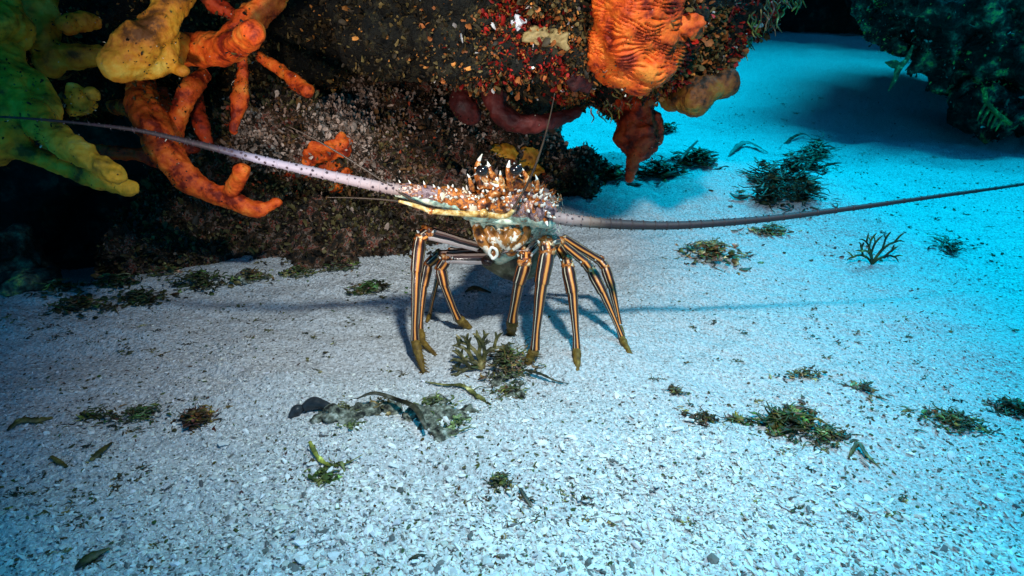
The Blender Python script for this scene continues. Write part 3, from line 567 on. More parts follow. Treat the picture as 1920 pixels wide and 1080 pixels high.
tuft('seaweed_clump', 'thin straggly weed patch left of the rust coloured tangle', 265, 785, 60, 70, (1, 1.2, .8), .012, .0012, .3, 10, ell_=.6)
tuft('seaweed_clump', 'sparse curled weed scraps far left of the rust coloured tangle', 170, 785, 40, 30, GR, .012, .0014, .3, 12)
leafy('seagrass_blade', 'dark green blade at the left edge of the foreground sand', [(15, 808), (40, 796), (70, 792), (98, 784)], [4, 8, 8, 4], GR, (.002, .007, .006, .003))
leafy('seagrass_blade', 'olive leaf lying diagonally left of centre in the lower left gravel', [(172, 868), (190, 855), (212, 836)], [5, 8, 3], GR, (.003, .008, .006))
leafy('seagrass_blade', 'short brown leaf in the lower left gravel left of the olive leaf', [(98, 862), (112, 870), (128, 880)], [4, 6, 3], (1.2, 1, .4), (.005, .006, .003))
leafy('seagrass_blade', 'green leaf near the bottom edge at lower left', [(142, 1062), (165, 1048), (205, 1030)], [6, 12, 4], GR, (.004, .008, .008))
leafy('seagrass_blade', 'black chip of leaf at the bottom edge left of centre', [(768, 1056), (785, 1051), (803, 1046)], [4, 5, 3], DK, (.002, .004, .003))
leafy('seagrass_blade', 'black upright chip among shell fragments low in the centre', [(975, 925), (985, 938), (996, 952)], [4, 6, 3], DK, (.006, .004, .002))
tuft('seaweed_clump', 'small round moss tuft on the shell gravel low in the centre', 938, 912, 20, 50, GR, .007, .0016, .6, 14)
tuft('seaweed_clump', 'largest dark olive weed clump in the right foreground', 1480, 800, 52, 150, (.9, .9, .35), .016, .0032, .35, 15, lumps=4, ell_=.7)
tuft('seaweed_clump', 'thin weed trailing right of the largest right foreground clump', 1550, 822, 40, 50, (.9, 1, .5), .012, .002, .3, 16, ell_=.6)
leafy('seagrass_blade', 'folded green blade with a pointed tail in the right foreground', [(1590, 862), (1605, 845), (1622, 862), (1650, 880)], [3, 7, 6, 1], GR, (.004, .012, .008, .001))
tuft('seaweed_clump', 'rusty thin weed scrap left of the largest right foreground clump', 1320, 788, 38, 44, BR, .010, .0018, .3, 17, ell_=.5)
tuft('seaweed_clump', 'little upright weed scrap between the rusty scrap and the largest clump', 1382, 790, 14, 24, OL, .012, .002, .6, 18)
tuft('seaweed_clump', 'green weed mat near the right edge of the foreground', 1790, 795, 70, 90, GR, .013, .002, .25, 19, ell_=.6)
tuft('seaweed_clump', 'dark weed mat cut by the right edge of the frame', 1905, 770, 30, 60, (.7, 1, .5), .014, .0025, .4, 20)
tuft('seaweed_clump', 'pale brown weed crumbs between the right feet and the right edge', 1510, 706, 50, 40, OL, .008, .0016, .3, 21, ell_=.35)
tuft('seaweed_clump', 'two curled weed scraps right of the pale brown crumbs', 1625, 728, 26, 26, OL, .012, .002, .3, 22)
tuft('seaweed_clump', 'small grey-brown scrap right of the rightmost foot', 1265, 738, 16, 16, OL, .010, .002, .3, 23)
# right mid-ground
tuft('coral_rubble', 'brown twisted rubble on the sand below the right antenna', 1335, 478, 52, 90, (2.2, 1.8, 1.2), .022, .0042, .4, 24, 'rubble', lumps=8, ell_=.8)
tuft('coral_rubble', 'low strip of brown rubble under the middle of the right antenna', 1445, 435, 42, 40, (1.8, 1.5, 1.0), .018, .003, .2, 25, 'rubble', ell_=.4)
rg = random.Random(31); mb = MB(); mb.col = (.8, 1.2, .5); b0 = GP(1635, 495, .002)
for d in ((-.3, 0, 1), (.45, 0, .8), (-.9, 0, .45), (.85, .1, .35), (-.6, -.2, .7)): forked(mb, b0, Vector(d).normalized(), 3, .024, .0019, Vector((0, 0, 1)), rg)
tag(mb.build('branched_alga', M['weed']), 'dark green branched alga standing alone on the right sand', 'seaweed')
tuft('seaweed_clump', 'loose dark strands right of the branched alga', 1780, 468, 36, 30, (.7, 1, .5), .028, .0024, .4, 26)
mb = MB(); rg = random.Random(9)                                                    # black frilly strip standing behind the antenna
for (a, b, r, nn) in ((1440, 375, 34, 50), (1480, 345, 34, 55), (1500, 375, 32, 40), (1520, 318, 26, 40), (1535, 290, 18, 24), (1435, 335, 20, 24)):
    mb.col = (.5, .7, .55); c = GP(a, b); curls(mb, c, r * pxm(c) * 1.1, nn * 3, .042, .0055, rg, 1.3)
mb.tube([GP(1430, 370, .01), GP(1480, 355, .02), GP(1515, 330, .03), GP(1530, 300, .03), GP(1536, 285, .03)], .0035, 8, bump=.8, sub=8); tag(mb.build('frilly_alga', M['weed']), 'tall dark frilly weed standing behind the right antenna', 'seaweed')
tuft('seaweed_clump', 'pair of round dark weed balls on the blue sand above the frilly weed', 1525, 288, 20, 40, (.5, .6, .4), .022, .005, .9, 27)
leafy('seagrass_blade', 'black bent leaf on the bright blue sand, the largest there', [(1365, 295), (1385, 280), (1405, 275), (1440, 286)], [2, 7, 6, 2], DK, (.003, .02, .02, .006))
leafy('seagrass_blade', 'thin black leaf right of the bent one on the blue sand', [(1462, 278), (1485, 262), (1505, 256), (1522, 262)], [1.5, 4, 3, 1], DK, (.003, .02, .02, .006))
leafy('seagrass_blade', 'straight dark stick leaning out of the weed line behind the sand bank', [(1262, 318), (1285, 300), (1306, 282)], [3, 4, 3], DK, (.005, .03, .05))
for a, b, r, nn, lab in ((1310, 305, 38, 70, 'right end of the dark weed line behind the sand bank'), (1235, 328, 40, 70, 'middle of the dark weed line behind the sand bank'), (1150, 335, 34, 50, 'left end of the dark weed line, beside the reef rock'), (1250, 245, 22, 30, 'dark weed tuft on the blue sand below the brown-orange bulbs')):
    tuft('seaweed_clump', lab, a, b, r, nn, (.5, .8, .5), .035, .006, .5, 28, ell_=.6)
leafy('leaf_scrap', 'brown leaf scrap in the shade under the lobster body', [(872, 548), (890, 541), (920, 546)], [2, 7, 3], (.8, .6, .4), (.003, .008, .003), cat='leaf')
for a, b, r, nn, lab in ((470, 522, 40, 60, 'grey-brown rubble clump at the reef foot straight below the rope sponge tip'), (560, 512, 36, 50, 'pale rubble clump at the reef foot, between the grey weedy crust and the brown scraps'), (640, 505, 34, 50, 'small rubble clump tight against the reef foot left of the brown scraps'), (310, 512, 34, 50, 'dark rubble clump at the left end of the reef foot')):
    tuft('rubble_clump', lab, a, b, r, nn, (1.6, 1.4, 1.1), .011, .003, .4, 60, 'rubble', group='rubble clumps along the reef foot', lumps=12, ell_=.5)
mb = MB(); rg = random.Random(88); fields = [(60, 950, 120, 60, 16), (230, 900, 110, 50, 10), (60, 620, 90, 30, 12), (240, 640, 140, 30, 14), (520, 620, 120, 30, 8), (330, 780, 160, 30, 8), (1800, 780, 120, 40, 14), (1560, 960, 200, 50, 12), (1060, 960, 130, 50, 14), (1480, 840, 120, 30, 8), (1650, 640, 220, 60, 14), (1350, 640, 160, 60, 10), (700, 680, 160, 40, 8), (1300, 780, 120, 40, 8), (1700, 420, 160, 40, 10), (1500, 200, 120, 40, 8), (1650, 300, 160, 30, 8), (180, 1040, 120, 20, 5)]
for a, b, sa, sb, nn in fields:
    for k in range(nn):
        c = GP(a + rg.gauss(0, .6) * sa, b + rg.gauss(0, .6) * sb); t = rg.uniform(.5, 1.6); mb.col = tuple(t * q for q in rg.choice([(.8, .9, .45), (1.3, 1.0, .6), (.5, .6, .4), (1.6, 1.6, 1.1)])); curls(mb, c, rg.uniform(.003, .010) * max(1, pxm(c) / .0009), rg.randint(4, 11), .006 * max(1, pxm(c) / .0009), .0013, rg, .25)
tag(mb.build('weed_scraps', M['weed']), 'tiny weed scraps littering the sand in loose drifts', 'weed scraps', kind='stuff')
# left mid-ground rubble
for a, b, r, nn, lab in ((110, 545, 44, 60, 'flat dark scrap lying right of the small mossy rock'), (215, 535, 46, 80, 'dark green weed clump on the left sand slope'), (150, 580, 60, 90, 'low dark weed patch lowest on the left sand slope'),
                         (265, 565, 50, 80, 'weed patch on the left sand nearest the foot of the reef'), (700, 548, 44, 60, 'brown scraps at the foot of the reef left of the lobster'), (380, 535, 60, 100, 'grey weedy crust where the sand meets the reef foot')):
    tuft('seaweed_clump', lab, a, b, r, nn, (.7, .9, .6), .014, .0035, .35, 40, lumps=6, ell_=.5)
# ------------------------------------------------------------------ the spiny lobster
OR_, DB, CRM = (.80, .27, .055), (.030, .010, .006), (.78, .62, .42)
M['shell'] = mat('shell', [(.36, (.02, .008, .006)), (.44, (.16, .04, .010)), (.50, (.60, .18, .025)), (.55, (.30, .09, .03)), (.585, (.06, .03, .025)), (.61, (.72, .56, .38))], 62, .38, .5, 300, coat=.3,
                 pits=[(150, .13, (.03, .015, .015), .3)], spots=[(88, .24, (.92, .86, .74), .5), (190, .22, (.85, .7, .5), .2)], dist=.0012)
M['mottle'] = mat('mottled_shell', [(.36, (.02, .010, .012)), (.44, (.12, .07, .075)), (.50, (.30, .19, .19)), (.55, (.10, .05, .05)), (.58, (.50, .15, .03)), (.61, (.62, .50, .42)), (.66, (.12, .06, .05))], 80, .38, .5, 400, coat=.3, spots=[(115, .24, (.92, .86, .74), .4)], dist=.001)
M['plate'] = mat('pale_plate', [(.38, (.22, .10, .04)), (.43, (.16, .24, .20)), (.50, (.36, .48, .38)), (.57, (.56, .60, .44)), (.66, (.78, .72, .55))], 60, .35, .3, 200, coat=.3, pits=[(70, .12, (.05, .06, .06), .2)], dist=.0008)
M['olive'] = mat('olive_belly', [(.36, (.02, .02, .015)), (.5, (.12, .11, .06)), (.64, (.32, .29, .20))], 45, .45, .4, 200, dist=.001)
M['mouth'] = mat('mouthpart', [(.34, (.05, .02, .01)), (.44, (.34, .12, .02)), (.53, (.44, .17, .035)), (.56, (.80, .66, .50)), (.7, (.90, .80, .66))], 75, .4, .3, 200, coat=.3, dist=.0008)
M['leg'] = striped('leg', [(0, DB), (.325, (.60, .42, .22)), (.345, DB), (.445, (.42, .08, .012)), (.463, (.90, .33, .06)), (.515, (.25, .05, .010)), (.535, DB), (.60, CRM), (.625, DB), (.685, (.50, .13, .025)), (.71, DB)], interp='CONSTANT', wob=.05, nscale=30, rough=.36)
M['leg_pale'] = striped('leg_pale', [(0, DB), (.28, DB), (.34, (.62, .48, .44)), (.50, (.72, .60, .54)), (.53, DB), (.60, (.16, .08, .06)), (.66, (.62, .42, .32)), (.72, DB)], interp='CONSTANT', wob=.07, nscale=50)
M['joint'] = mat('joint', [(.40, (.05, .015, .006)), (.48, (.36, .09, .015)), (.56, (.58, .20, .035)), (.66, (.92, .74, .45))], 120, .3, .2, 200, coat=.4, dist=.0006)
M['foot'] = mat('foot', [(.3, (.07, .035, .006)), (.55, (.18, .10, .015)), (.75, (.34, .22, .05))], 160, .6, .8, 500, dist=.001)
M['ivory'] = mat('ivory_spine', [(.3, (.80, .70, .56)), (.7, (.95, .90, .82))], 60, .25, .1, coat=.4, dist=.0003)
M['amberjoint'] = mat('antennule_stalk', [(.36, (.16, .06, .015)), (.46, (.50, .27, .06)), (.56, (.66, .46, .18)), (.68, (.86, .76, .50))], 110, .3, .1, coat=.4, dist=.0003)
M['eye'] = mat('eye', [(.3, (.004, .003, .003)), (.7, (.02, .01, .008))], 40, .08, 0, coat=.8)
LAV, LDK = (.52, .42, .47), (.020, .012, .014)
M['antenna_left'] = striped('antenna_left', [(0, (.30, .20, .17)), (.14, (.34, .25, .25)), (.36, (.28, .24, .30)), (.41, (.06, .05, .08)), (.46, LDK), (.85, LDK), (1, (.01, .008, .008))], axis=1, wob=.02, dots=(170, .34, (.03, .012, .02)), rough=.6, coat=0)
M['antenna_right'] = striped('antenna_right', [(0, (.28, .19, .18)), (.12, (.32, .22, .20)), (.18, (.18, .11, .08)), (.22, (.04, .022, .02)), (.40, LDK), (.8, LDK), (1, (.01, .008, .008))], axis=1, wob=.02, dots=(190, .34, (.03, .012, .02)), rough=.6, coat=0)
M['thread'] = mat('antennule', [(.3, (.015, .008, .006)), (.7, (.07, .04, .02))], 60, .4, 0)
MATS = [M[k] for k in ('shell', 'plate', 'leg', 'foot', 'ivory', 'mouth', 'olive', 'joint', 'leg_pale', 'amberjoint', 'mottle')]
SH, PL, LG, FT, IV, MO, OV, JT, LP, AJ, MT = range(11)
B = MB(); px1 = pxm(P(955, 420, .03))
def Q(l, y0=0): return [P(a, b, y) for a, b, y in l]
def loft(mb, secs, mat_, n=28):
    """secs: centre, half width, up, down, squareness; rings stand across the line of centres"""
    vs = []; fs = []
    for i, (c, wdt, up, dn, side) in enumerate(secs):
        for k in range(n):
            t = 2 * math.pi * k / n; s_, c_ = math.sin(t), math.cos(t)
            vs.append(c + side * (wdt * math.copysign(abs(s_) ** .85, s_)) + Vector((0, 0, 1)) * ((up if c_ > 0 else dn) * math.copysign(abs(c_) ** .9, c_)))
    for i in range(len(secs) - 1):
        for k in range(n): fs.append([i*n+k, (i+1)*n+k, (i+1)*n+(k+1) % n, i*n+(k+1) % n])
    m = len(vs); vs += [secs[0][0], secs[-1][0]]
    for k in range(n): fs.append([m, k, (k+1) % n]); fs.append([m+1, (len(secs)-1)*n+(k+1) % n, (len(secs)-1)*n+k])
    mb.add(vs, fs, mat_)
head = P(962, 398, .03); ax = Vector((.16, 1, -.24)).normalized(); side = Vector((ax.y, -ax.x, 0)).normalized()
def BP(s, dz=0): return head + ax * s + Vector((0, 0, dz))
hw = [(0.0, .020, .014, .018), (.008, .034, .020, .03), (.025, .044, .027, .040), (.06, .049, .032, .044), (.10, .050, .034, .044), (.14, .048, .033, .042), (.17, .043, .030, .036), (.185, .038, .028, .032)]
loft(B, [(BP(s), w_, u_, d_, side) for s, w_, u_, d_ in hw], SH, 40)
for i in range(7):                                             # abdomen rings and tail, curving down behind
    s0 = .180 + i * .024; k = 1 - i * .085; dz = -.006 - .0016 * i * i
    loft(B, [(BP(s0, dz), .030 * k, .022 * k, .026 * k, side), (BP(s0 + .006, dz), .040 * k, .030 * k, .032 * k, side), (BP(s0 + .020, dz - .002), .041 * k, .031 * k, .032 * k, side), (BP(s0 + .027, dz - .004), .034 * k, .026 * k, .028 * k, side)], SH, 24)
for a in (-.9, -.45, 0, .45, .9):
    c = BP(.345, -.078); d = (ax * math.cos(a) + side * math.sin(a)); B.blade([c, c + d * .035 + Vector((0, 0, -.006)), c + d * .06 + Vector((0, 0, -.012))], [.008, .016, .014], OV, th=.002)
# belly: dark keel showing between the legs, chest plates
def vloft(mb, rows, mat_, n=26, depth=.03):
    vs = []; fs = []
    for (cx, py, hwid, y, dp) in rows:
        c = P(cx, py, y); k = hwid * px1
        for q in range(n):
            t = 2 * math.pi * q / n; vs.append(c + Vector((math.sin(t) * k, -math.cos(t) * dp, 0)))
    for i in range(len(rows) - 1):
        for q in range(n): fs.append([i*n+q, i*n+(q+1) % n, (i+1)*n+(q+1) % n, (i+1)*n+q])
    m = len(vs); vs += [P(rows[0][0], rows[0][1], rows[0][3]), P(rows[-1][0], rows[-1][1], rows[-1][3])]
    for q in range(n): fs.append([m, (q+1) % n, q]); fs.append([m+1, (len(rows)-1)*n+q, (len(rows)-1)*n+(q+1) % n])
    mb.add(vs, fs, mat_)
vloft(B, [(966, 455, 82, .085, .03), (966, 475, 86, .085, .035), (968, 492, 74, .085, .04), (970, 508, 46, .085, .035), (972, 518, 22, .085, .02), (973, 522, 6, .085, .01)], OV)
vloft(B, [(950, 398, 70, .050, .030), (952, 406, 76, .045, .032), (955, 420, 74, .045, .036), (955, 440, 66, .05, .034), (948, 460, 50, .055, .030), (942, 476, 32, .06, .026), (938, 488, 14, .06, .016)], PL)
# rim of the chest plate
B.tube(Q([(868, 404, .040), (885, 410, .020), (925, 414, .008), (965, 416, .006), (1005, 412, .012), (1035, 408, .035)]), [.003, .004, .004, .004, .004, .003], 8, PL)
# mouthparts: V of mottled palps meeting over the mouth
for pts, r in (([(893, 424, .022), (903, 446, .012), (918, 466, .010), (926, 478, .012)], (10, 13, 11, 5)), ([(914, 428, .010), (924, 446, .006), (934, 462, .008), (936, 474, .012)], (11, 13, 10, 5)),
               ([(936, 434, .004), (938, 448, .002), (938, 462, .006)], (11, 11, 7)), ([(955, 430, .004), (950, 446, .002), (944, 462, .006)], (10, 12, 8)), ([(972, 432, .008), (962, 448, .006), (950, 466, .008)], (10, 12, 8)),
               ([(990, 428, .016), (976, 448, .012), (956, 468, .010)], (9, 13, 8))):
    p = Q(pts); B.tube(p, [k * px1 for k in r], 10, MO, sub=5, bump=.25, seed=pts[0][0])
for (a, b, y, r) in ((946, 441, .0, 6), (958, 452, .0, 5), (936, 455, .0, 6), (968, 441, .002, 5), (925, 450, .002, 5)): B.ball(P(a, b, y), r * px1, IV, 8, (1.3, .6, .8), .3, a)
# gland ring beside the mouth
B.tube(Q([(922, 482, .004), (917, 474, .002), (922, 464, .0), (930, 468, .0), (932, 478, .002), (925, 485, .003), (922, 482, .004)]), 3.0 * px1, 8, IV); B.ball(P(925, 475, .006), 6 * px1, JT, 8, (.8, .5, 1.2))
# leg roots (coxae) in a row along each side of the chest
for a, b, y in ((898, 470, .06), (903, 480, .07), (915, 488, .04), (958, 470, .02), (975, 462, .02), (1000, 462, .045), (1022, 450, .05), (1040, 462, .055), (1048, 452, .07)):
    B.ball(P(a, b, y), 13 * px1, JT if a > 950 else LP, 9, (1, 1.1, .8), .2, a)
for k in range(4): B.tube(Q([(905 + k * 9, 466 + k * 4, .035), (930 + k * 8, 458 + k * 4, .012), (965 + k * 9, 462 + k * 3, .015)]), [2.5 * px1, 4 * px1, 3 * px1], 8, LP)
# legs ---------------------------------------------------------------
def leg(root_, knee, mid, ankle, toe, r, teeth=0, pale=True, tshape=0):
    """root, knee, start of the long shank, ankle, toe: (px, py, y); r: radii in photo px at each"""
    p0, p1, p2, p3, p4 = [P(*k) for k in (root_, knee, mid, ankle, toe)]; s = [pxm(q) * k for q, k in zip((p0, p1, p2, p3, p4), r)]
    B.tube([p0, p0.lerp(p1, .35), p0.lerp(p1, .8), p1], [s[0], s[0] * 1.05, s[1] * 1.0, s[1] * 1.15], 16, LP if pale else LG, bump=.05)
    B.tube([p1, p1.lerp(p2, .5), p2], [s[1] * 1.05, s[1] * 1.12, s[2] * 1.0], 16, LG, bump=.05)                          # carpus
    B.ball(p1, s[1] * 1.12, JT, 9, (1, 1, 1), .5, knee[0]); B.ball(p2, s[2] * 1.05, JT, 8, (1, 1, .7), .4, knee[1])
    for q in (-1, 1): B.cone(p1 + Vector((q * s[1] * .9, -s[1] * .7, 0)), p1 + Vector((q * s[1] * 1.3, -s[1] * 1.5, s[1] * .9)), s[1] * .33, 6, JT, tipmat=IV)
    bow = Vector((math.copysign(.0022, p3.x - p0.x), -.002, 0)); B.tube([p2, p2.lerp(p3, .10) + bow * .3, p2.lerp(p3, .30) + bow, p2.lerp(p3, .38) + bow * 1.1, p2.lerp(p3, .80) + bow * .6, p3], [s[2] * .88, s[2] * 1.08, s[2] * 1.0, s[2] * .80, s[3] * .86, s[3] * 1.08], 18, LG, bump=.04)
    dn = (p4 - p3); bend = Vector((tshape * dn.length * .2, 0, 0)); mm = p3.lerp(p4, .5) + bend
    B.tube([p3, p3.lerp(mm, .5) , mm, p4], [s[3] * 1.0, s[3] * 1.15, s[3] * .95, s[4]], 12, FT, bump=.12)
    rg = random.Random(int(knee[0]))
    for k in range(90):                                          # bristles on the foot
        t = rg.uniform(.05, 1); c = (p3.lerp(mm, t * 2) if t < .5 else mm.lerp(p4, t * 2 - 1)); a = rg.uniform(0, 6.283)
        d = Vector((math.cos(a), math.sin(a) * .7, rg.uniform(-.9, -.2))); B.cone(c + d * s[3] * .5, c + d * s[3] * rg.uniform(1.0, 1.45), s[3] * .10, 4, FT)
    for k in range(teeth):
        t = (k + .5) / teeth; c = (p3.lerp(mm, t * 2) if t < .5 else mm.lerp(p4, t * 2 - 1)); B.cone(c + Vector((s[3] * .5, 0, 0)), c + Vector((s[3] * 1.9, 0, -s[3] * .9)), s[3] * .16, 5, FT)
def g_(px, py): p = G(px, py); return p.y
leg((895, 462, .045), (800, 436, .03), (788, 445, .025), (778, 638, -.02), (794, 698, g_(794, 698)), (10, 12, 11.5, 8, 3.5), teeth=8, tshape=.0)
leg((900, 474, .075), (822, 478, .075), (803, 495, .07), (788, 618, .03), (818, 667, g_(818, 667)), (9, 9, 9, 6, 3), teeth=10, tshape=-.6)
leg((912, 484, .050), (838, 484, .05), (826, 502, .05), (858, 596, .05), (882, 616, g_(882, 616)), (12, 10, 10, 8, 5), teeth=4)
leg((1000, 458, .04), (984, 480, .01), (984, 492, .0), (961, 600, .01), (958, 626, g_(958, 626)), (12, 11, 13, 10, 8))
leg((1040, 452, .05), (1024, 455, .005), (1026, 470, .0), (1003, 655, -.04), (988, 681, g_(988, 681)), (12, 13, 14.5, 9, 6), pale=False)
leg((1046, 462, .06), (1062, 488, .03), (1064, 498, .025), (1081, 655, -.03), (1083, 697, g_(1083, 697)), (9, 10, 12, 7.5, 5), pale=False)
leg((1052, 455, .075), (1098, 492, .07), (1108, 506, .06), (1166, 633, .01), (1180, 664, g_(1180, 664)), (8, 9, 10, 6, 6), pale=False)
leg((1056, 446, .09), (1124, 488, .10), (1134, 500, .095), (1162, 612, .06), (1170, 640, g_(1170, 640)), (8, 8, 9, 5.5, 4), pale=False)
leg((905, 474, .10), (845, 470, .115), (834, 484, .115), (806, 590, .10), (800, 604, g_(800, 604)), (7, 6, 6, 4, 3))
# antenna bases: heavy spiny segments --------------------------------
def seg(pts, r, mat_=SH, under=True, n=22, spines=6, seed=0, sl=1.0):
    p = [P(*q) for q in pts]; rr_ = [pxm(a) * k for a, k in zip(p, r)]
    B.tube(p, rr_, n, mat_, sub=6, bump=.16, seed=seed)
    if under:
        lo = [q + Vector((0, -k * .16, -k * .50)) for q, k in zip(p, rr_)]; B.tube(lo, [k * .70 for k in rr_], n, PL, sub=6, bump=.06, seed=seed + 3)
    rg = random.Random(seed)
    for k in range(spines):
        t = (k + .5) / spines * (len(p) - 1); i = min(int(t), len(p) - 2); c = p[i].lerp(p[i+1], t - i); rad = rr_[i] * (1 - t + i) + rr_[i+1] * (t - i)
        for a in (rg.uniform(-.5, .3), rg.uniform(.5, 1.4)):
            d = Vector((rg.uniform(-.3, .3), -math.cos(a), math.sin(a) + .5)).normalized(); l = rad * rg.uniform(.45, .8) * sl
            B.cone(c + d * rad * .85, c + d * (rad + l) + Vector((math.copysign(l * .4, p[-1].x - p[0].x), -l * .3, 0)), rad * .20, 7, SH, tipmat=IV)
seg([(985, 372, .03), (950, 378, .02), (905, 384, .012), (880, 384, .008)], (20, 29, 27, 20), seed=1, spines=5)
seg([(886, 381, .008), (862, 376, .002), (838, 369, -.002), (822, 366, -.004)], (21, 22, 20, 15), seed=2, spines=4)
seg([(828, 368, -.004), (800, 364, -.010), (770, 358, -.016), (742, 355, -.022)], (17, 16, 14, 11), MT, seed=3, spines=4, sl=1.3)
seg([(950, 380, .02), (985, 388, .008), (1010, 392, .002)], (24, 28, 25), MT, seed=4, spines=4)
seg([(1000, 388, .005), (1018, 398, -.004), (1036, 408, -.012)], (26, 25, 17), MT, seed=5, spines=4)
B.cone(P(1022, 410, -.018), P(1027, 424, -.03), 5 * px1, 7, JT, tipmat=IV)
# knob joints of the base
for a, b, y, r in ((884, 383, 0, 20), (826, 367, -.008, 15), (1004, 392, .0, 22)): B.ball(P(a, b, y), r * px1, SH, 10, (.7, 1, 1), .15, a)
# rows of spines over the back of the shell
rg = random.Random(77)
for i in range(9):
    s = .012 + i * .019; j = min(range(len(hw)), key=lambda k: abs(hw[k][0] - s)); w_, u_ = hw[j][1], hw[j][2]
    for t in (-1.25, -.85, -.5, -.18, .18, .5, .85, 1.25):
        t2 = t + rg.uniform(-.1, .1); nrm = side * math.sin(t2) + Vector((0, 0, math.cos(t2))); c = BP(s) + side * (w_ * math.sin(t2)) + Vector((0, 0, u_ * math.cos(t2)))
        l = rg.uniform(.005, .010) * (1.4 if i < 3 else 1); B.cone(c - nrm * .002, c + nrm * l - ax * l * .9, .0024, 6, SH, tipmat=IV if i < 3 else None)
rg2 = random.Random(5)
for k in range(14):
    a = rg2.uniform(862, 1045); b = rg2.uniform(352, 396); c = P(a, b, -.012 + .0006 * abs(a - 945) / 3 + rg2.uniform(-.004, .004)); l = rg2.uniform(3, 8)
    B.cone(c, c + Vector((rg2.uniform(-.5, .5) * l * px1, -l * px1, l * px1 * rg2.uniform(.2, 1.1))), rg2.uniform(1.6, 3.0) * px1, 6, SH if rg2.random() < .6 else MT, tipmat=IV)
for a, b, y, l in ((905, 362, -.005, 8), (925, 358, -.008, 9), (945, 362, -.01, 9), (972, 362, -.008, 8), (990, 368, -.004, 9), (1008, 372, -.004, 8), (925, 378, -.016, 7), (950, 388, -.014, 8), (975, 380, -.014, 8), (893, 372, -.01, 7), (1015, 362, .01, 9), (1030, 372, .01, 10), (1000, 352, .02, 9), (870, 358, .0, 9), (848, 353, -.006, 9), (1040, 388, 0, 8)):
    c = P(a, b, y); B.cone(c, c + Vector((rg.uniform(-.4, .4) * l * px1, -l * px1 * .8, l * px1 * 1.0)), 3.6 * px1, 7, SH, tipmat=IV)
# brow between the horns: raised saddle
B.tube(Q([(893, 352, .012), (912, 342, .006), (935, 350, .002), (958, 346, .004), (978, 345, .01)]), [9 * px1, 13 * px1, 9 * px1, 13 * px1, 9 * px1], 14, SH, bump=.15)
B.tube(Q([(918, 366, -.006), (935, 356, -.010), (940, 340, -.008), (933, 330, -.002)]), [7 * px1, 8 * px1, 6 * px1, 3 * px1], 10, JT, bump=.1)
for k in range(3): B.tube(Q([(916 + k * 2, 328 + k * 7, -.006), (932, 336 + k * 6, -.012), (944, 340 + k * 4, -.008)]), [2.2 * px1, 3.4 * px1, 2 * px1], 8, (IV, AJ, IV)[k])
# stout yellow antennule stalks
AL = [(912, 402, -.004), (880, 401, -.012), (845, 399, -.018), (808, 396, -.024)]; AR = [(916, 402, -.004), (935, 406, -.016), (952, 404, -.022), (962, 394, -.026)]
B.tube(Q(AL), [7 * px1, 5.5 * px1, 5 * px1, 5 * px1], 12, AJ, bump=.08); B.tube(Q(AR), [6 * px1, 5 * px1, 4.5 * px1, 4 * px1], 12, AJ, bump=.08)
B.tube(Q([(806, 396, -.024), (780, 386, -.03), (748, 377, -.036)]), [4.5 * px1, 3.6 * px1, 2.4 * px1], 10, AJ); B.ball(P(907, 400, -.012), 8 * px1, AJ, 9)
B.ball(P(807, 396, -.024), 6 * px1, JT, 8)
for k in range(26):                                             # fringe of bristles on the far side of the right base
    a = 1030 + rg.uniform(-8, 22); b = 360 + rg.uniform(0, 75); c = P(a, b, .02); B.cone(c, c + Vector((rg.uniform(-.002, .006), -.004, rg.uniform(-.014, -.005))), .0006, 4, PL)
for k in range(60):                                             # teal gill hairs under the right base
    a = rg.uniform(1000, 1046); b = rg.uniform(425, 452); c = P(a, b, .012); B.cone(c, P(a - rg.uniform(14, 34), b + rg.uniform(6, 20), .012), .0006, 4, PL)
lob = empty('spiny_lobster', (0.0, .03, 0.0)); tag(lob, 'orange and brown spiny lobster standing on tall striped legs on the sand', 'lobster')
body = B.build('body', MATS); adopt(lob, body)
# parts
def horn(pts, r):
    mb = MB(); p = Q(pts); k = [q * px1 for q in r]; mb.tube(p[:4], k[:4], 12, 0, sub=5, cap=False); mb.tube(p[3:], k[3:], 12, 1, sub=5); adopt(lob, mb.build('horn', [M['joint'], M['ivory']]))
horn([(905, 348, .004), (898, 332, .0), (895, 315, -.004), (898, 301, -.006), (904, 289, -.010)], (9, 8, 5.5, 3.6, .8)); horn([(930, 348, -.002), (926, 333, -.010), (920, 321, -.014), (917, 312, -.014), (914, 303, -.012)], (6, 6, 4.2, 3.4, .8))
horn([(956, 348, 0), (956, 336, -.006), (953, 324, -.010), (953, 314, -.010), (955, 301, -.008)], (8, 6.5, 4.6, 4.0, 1.0)); horn([(988, 354, 0), (990, 340, -.004), (985, 328, -.006), (979, 319, -.006), (973, 310, -.006)], (7, 6, 4.2, 3, .8))
horn([(940, 352, -.006), (940, 342, -.012), (939, 334, -.016), (938, 327, -.018), (938, 320, -.020)], (5, 4.5, 3, 2.2, .6)); horn([(886, 356, .0), (884, 346, -.006), (881, 338, -.008), (880, 332, -.010), (876, 326, -.012)], (5, 4.5, 3, 2.2, .6)); horn([(1006, 362, .004), (1008, 350, .0), (1008, 342, -.002), (1007, 336, -.004), (1004, 328, -.006)], (5, 4.5, 3.2, 2.4, .6))
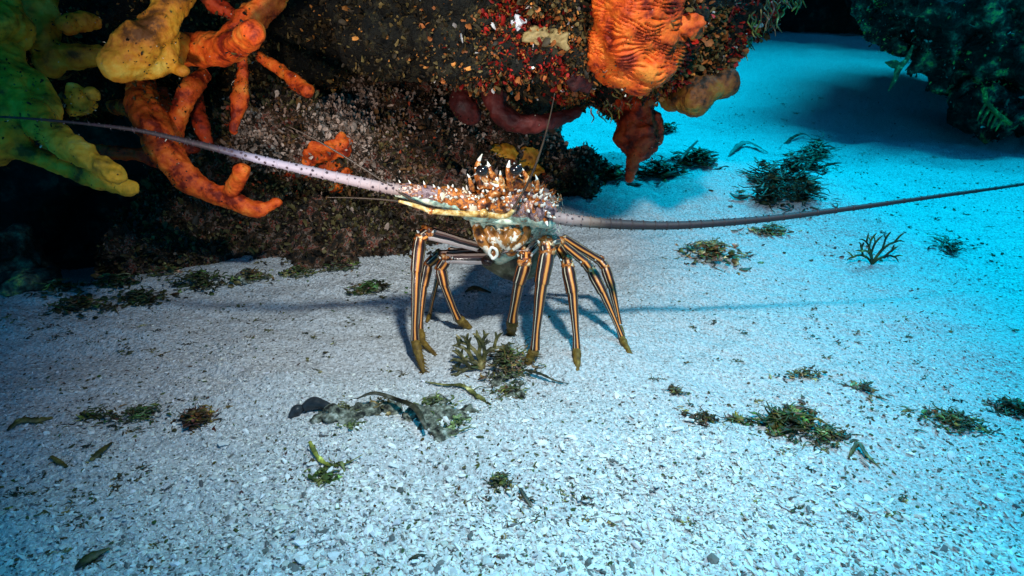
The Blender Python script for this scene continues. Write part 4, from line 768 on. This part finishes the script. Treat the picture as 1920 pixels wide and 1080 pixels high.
for a, b, y in ((904, 320, -.016), (967, 318, -.012)):
    mb = MB(); mb.ball(P(a, b, y), 10.5 * px1, 0, 14, (1.1, .9, .95)); e = mb.build('eye', M['eye']); adopt(lob, e)
    mb = MB(); mb.tube(Q([(a + (8 if a < 930 else -8), b + 16, y + .008), (a, b + 4, y + .004)]), [8 * px1, 8.5 * px1], 12, 0); adopt(e, mb.build('eye_stalk', M['joint'])); 
    mb = MB()
    for k in range(7): t = k / 7 * 6.283; c = P(a, b, y + .003) + Vector((math.cos(t) * 10 * px1, 0, math.sin(t) * 9.5 * px1)); mb.cone(c, c + Vector((math.cos(t) * .003, -.004, math.sin(t) * .003)), .0013, 6, 0)
    adopt(lob, mb.build('brow_spine', M['ivory']))
def antenna(pts, r, material, seed):
    mb = MB(); p = [P(*q) for q in pts]; rad = [pxm(a) * k for a, k in zip(p, r)]; pp = mb.tube(p, rad, 14, 0, sub=14)
    L = len(pp); rg = random.Random(seed)
    for i in range(1, L - 1, 1):                                 # rings of small bristles
        t = i / (L - 1); u = t * (len(p) - 1); j = min(int(u), len(p) - 2); rd = rad[j] * (1 - u + j) + rad[j + 1] * (u - j)
        if i % 3 == 0: mb.tube([pp[i] - (pp[i+1] - pp[i]) * .12, pp[i] + (pp[i+1] - pp[i]) * .12], rd * 1.16, 12, 0, sub=1, vr=(t, t))
        for s in (-1, 1):
            if rg.random() < .42: mb.cone(pp[i] + Vector((0, 0, s * rd * .7)), pp[i] + Vector((rg.uniform(-.0015, .0015), -.001, s * (rd * 1.2 + rg.uniform(.0004, .0022)))), .0005, 4, 0)
    o = mb.build('antenna', material); adopt(lob, o)
antenna([(752, 357, -.022), (700, 347, -.03), (600, 325, -.04), (500, 302, -.045), (400, 277, -.05), (330, 260, -.05), (250, 243, -.05), (120, 228, -.05), (0, 219, -.05), (-160, 214, -.04)], (10.8, 10.2, 9.2, 7.6, 6.2, 4.8, 3.6, 2.5, 1.9, 1.3), M['antenna_left'], 1)
antenna([(1024, 404, -.010), (1070, 413, -.010), (1150, 420, -.008), (1250, 423, -.004), (1350, 418, .0), (1450, 409, .006), (1600, 390, .012), (1750, 369, .02), (1920, 345, .03), (2150, 305, .05)], (11.5, 11, 9.2, 7.8, 7.0, 6.2, 4.8, 3.8, 2.8, 1.6), M['antenna_right'], 2)
for pts, r in (([(800, 392, -.024), (760, 368, -.028), (700, 328, -.03), (640, 290, -.03), (588, 260, -.03), (540, 236, -.03)], (2.6, 2.2, 2.0, 1.6, 1.2, .8)), ([(750, 378, -.034), (715, 374, -.036), (665, 371, -.038), (610, 370, -.04)], (2.4, 1.8, 1.4, .8)),
               ([(962, 392, -.026), (980, 362, -.026), (1002, 315, -.024), (1020, 262, -.02), (1032, 215, -.016), (1040, 175, -.01)], (2.8, 2.6, 2.2, 1.8, 1.2, .7)), ([(812, 396, -.024), (790, 402, -.026), (768, 398, -.03)], (2, 1.4, .6))):
    mb = MB(); p = Q(pts); mb.tube(p, [k * pxm(p[0]) for k in r], 8, 0); adopt(lob, mb.build('antennule', M['thread']))
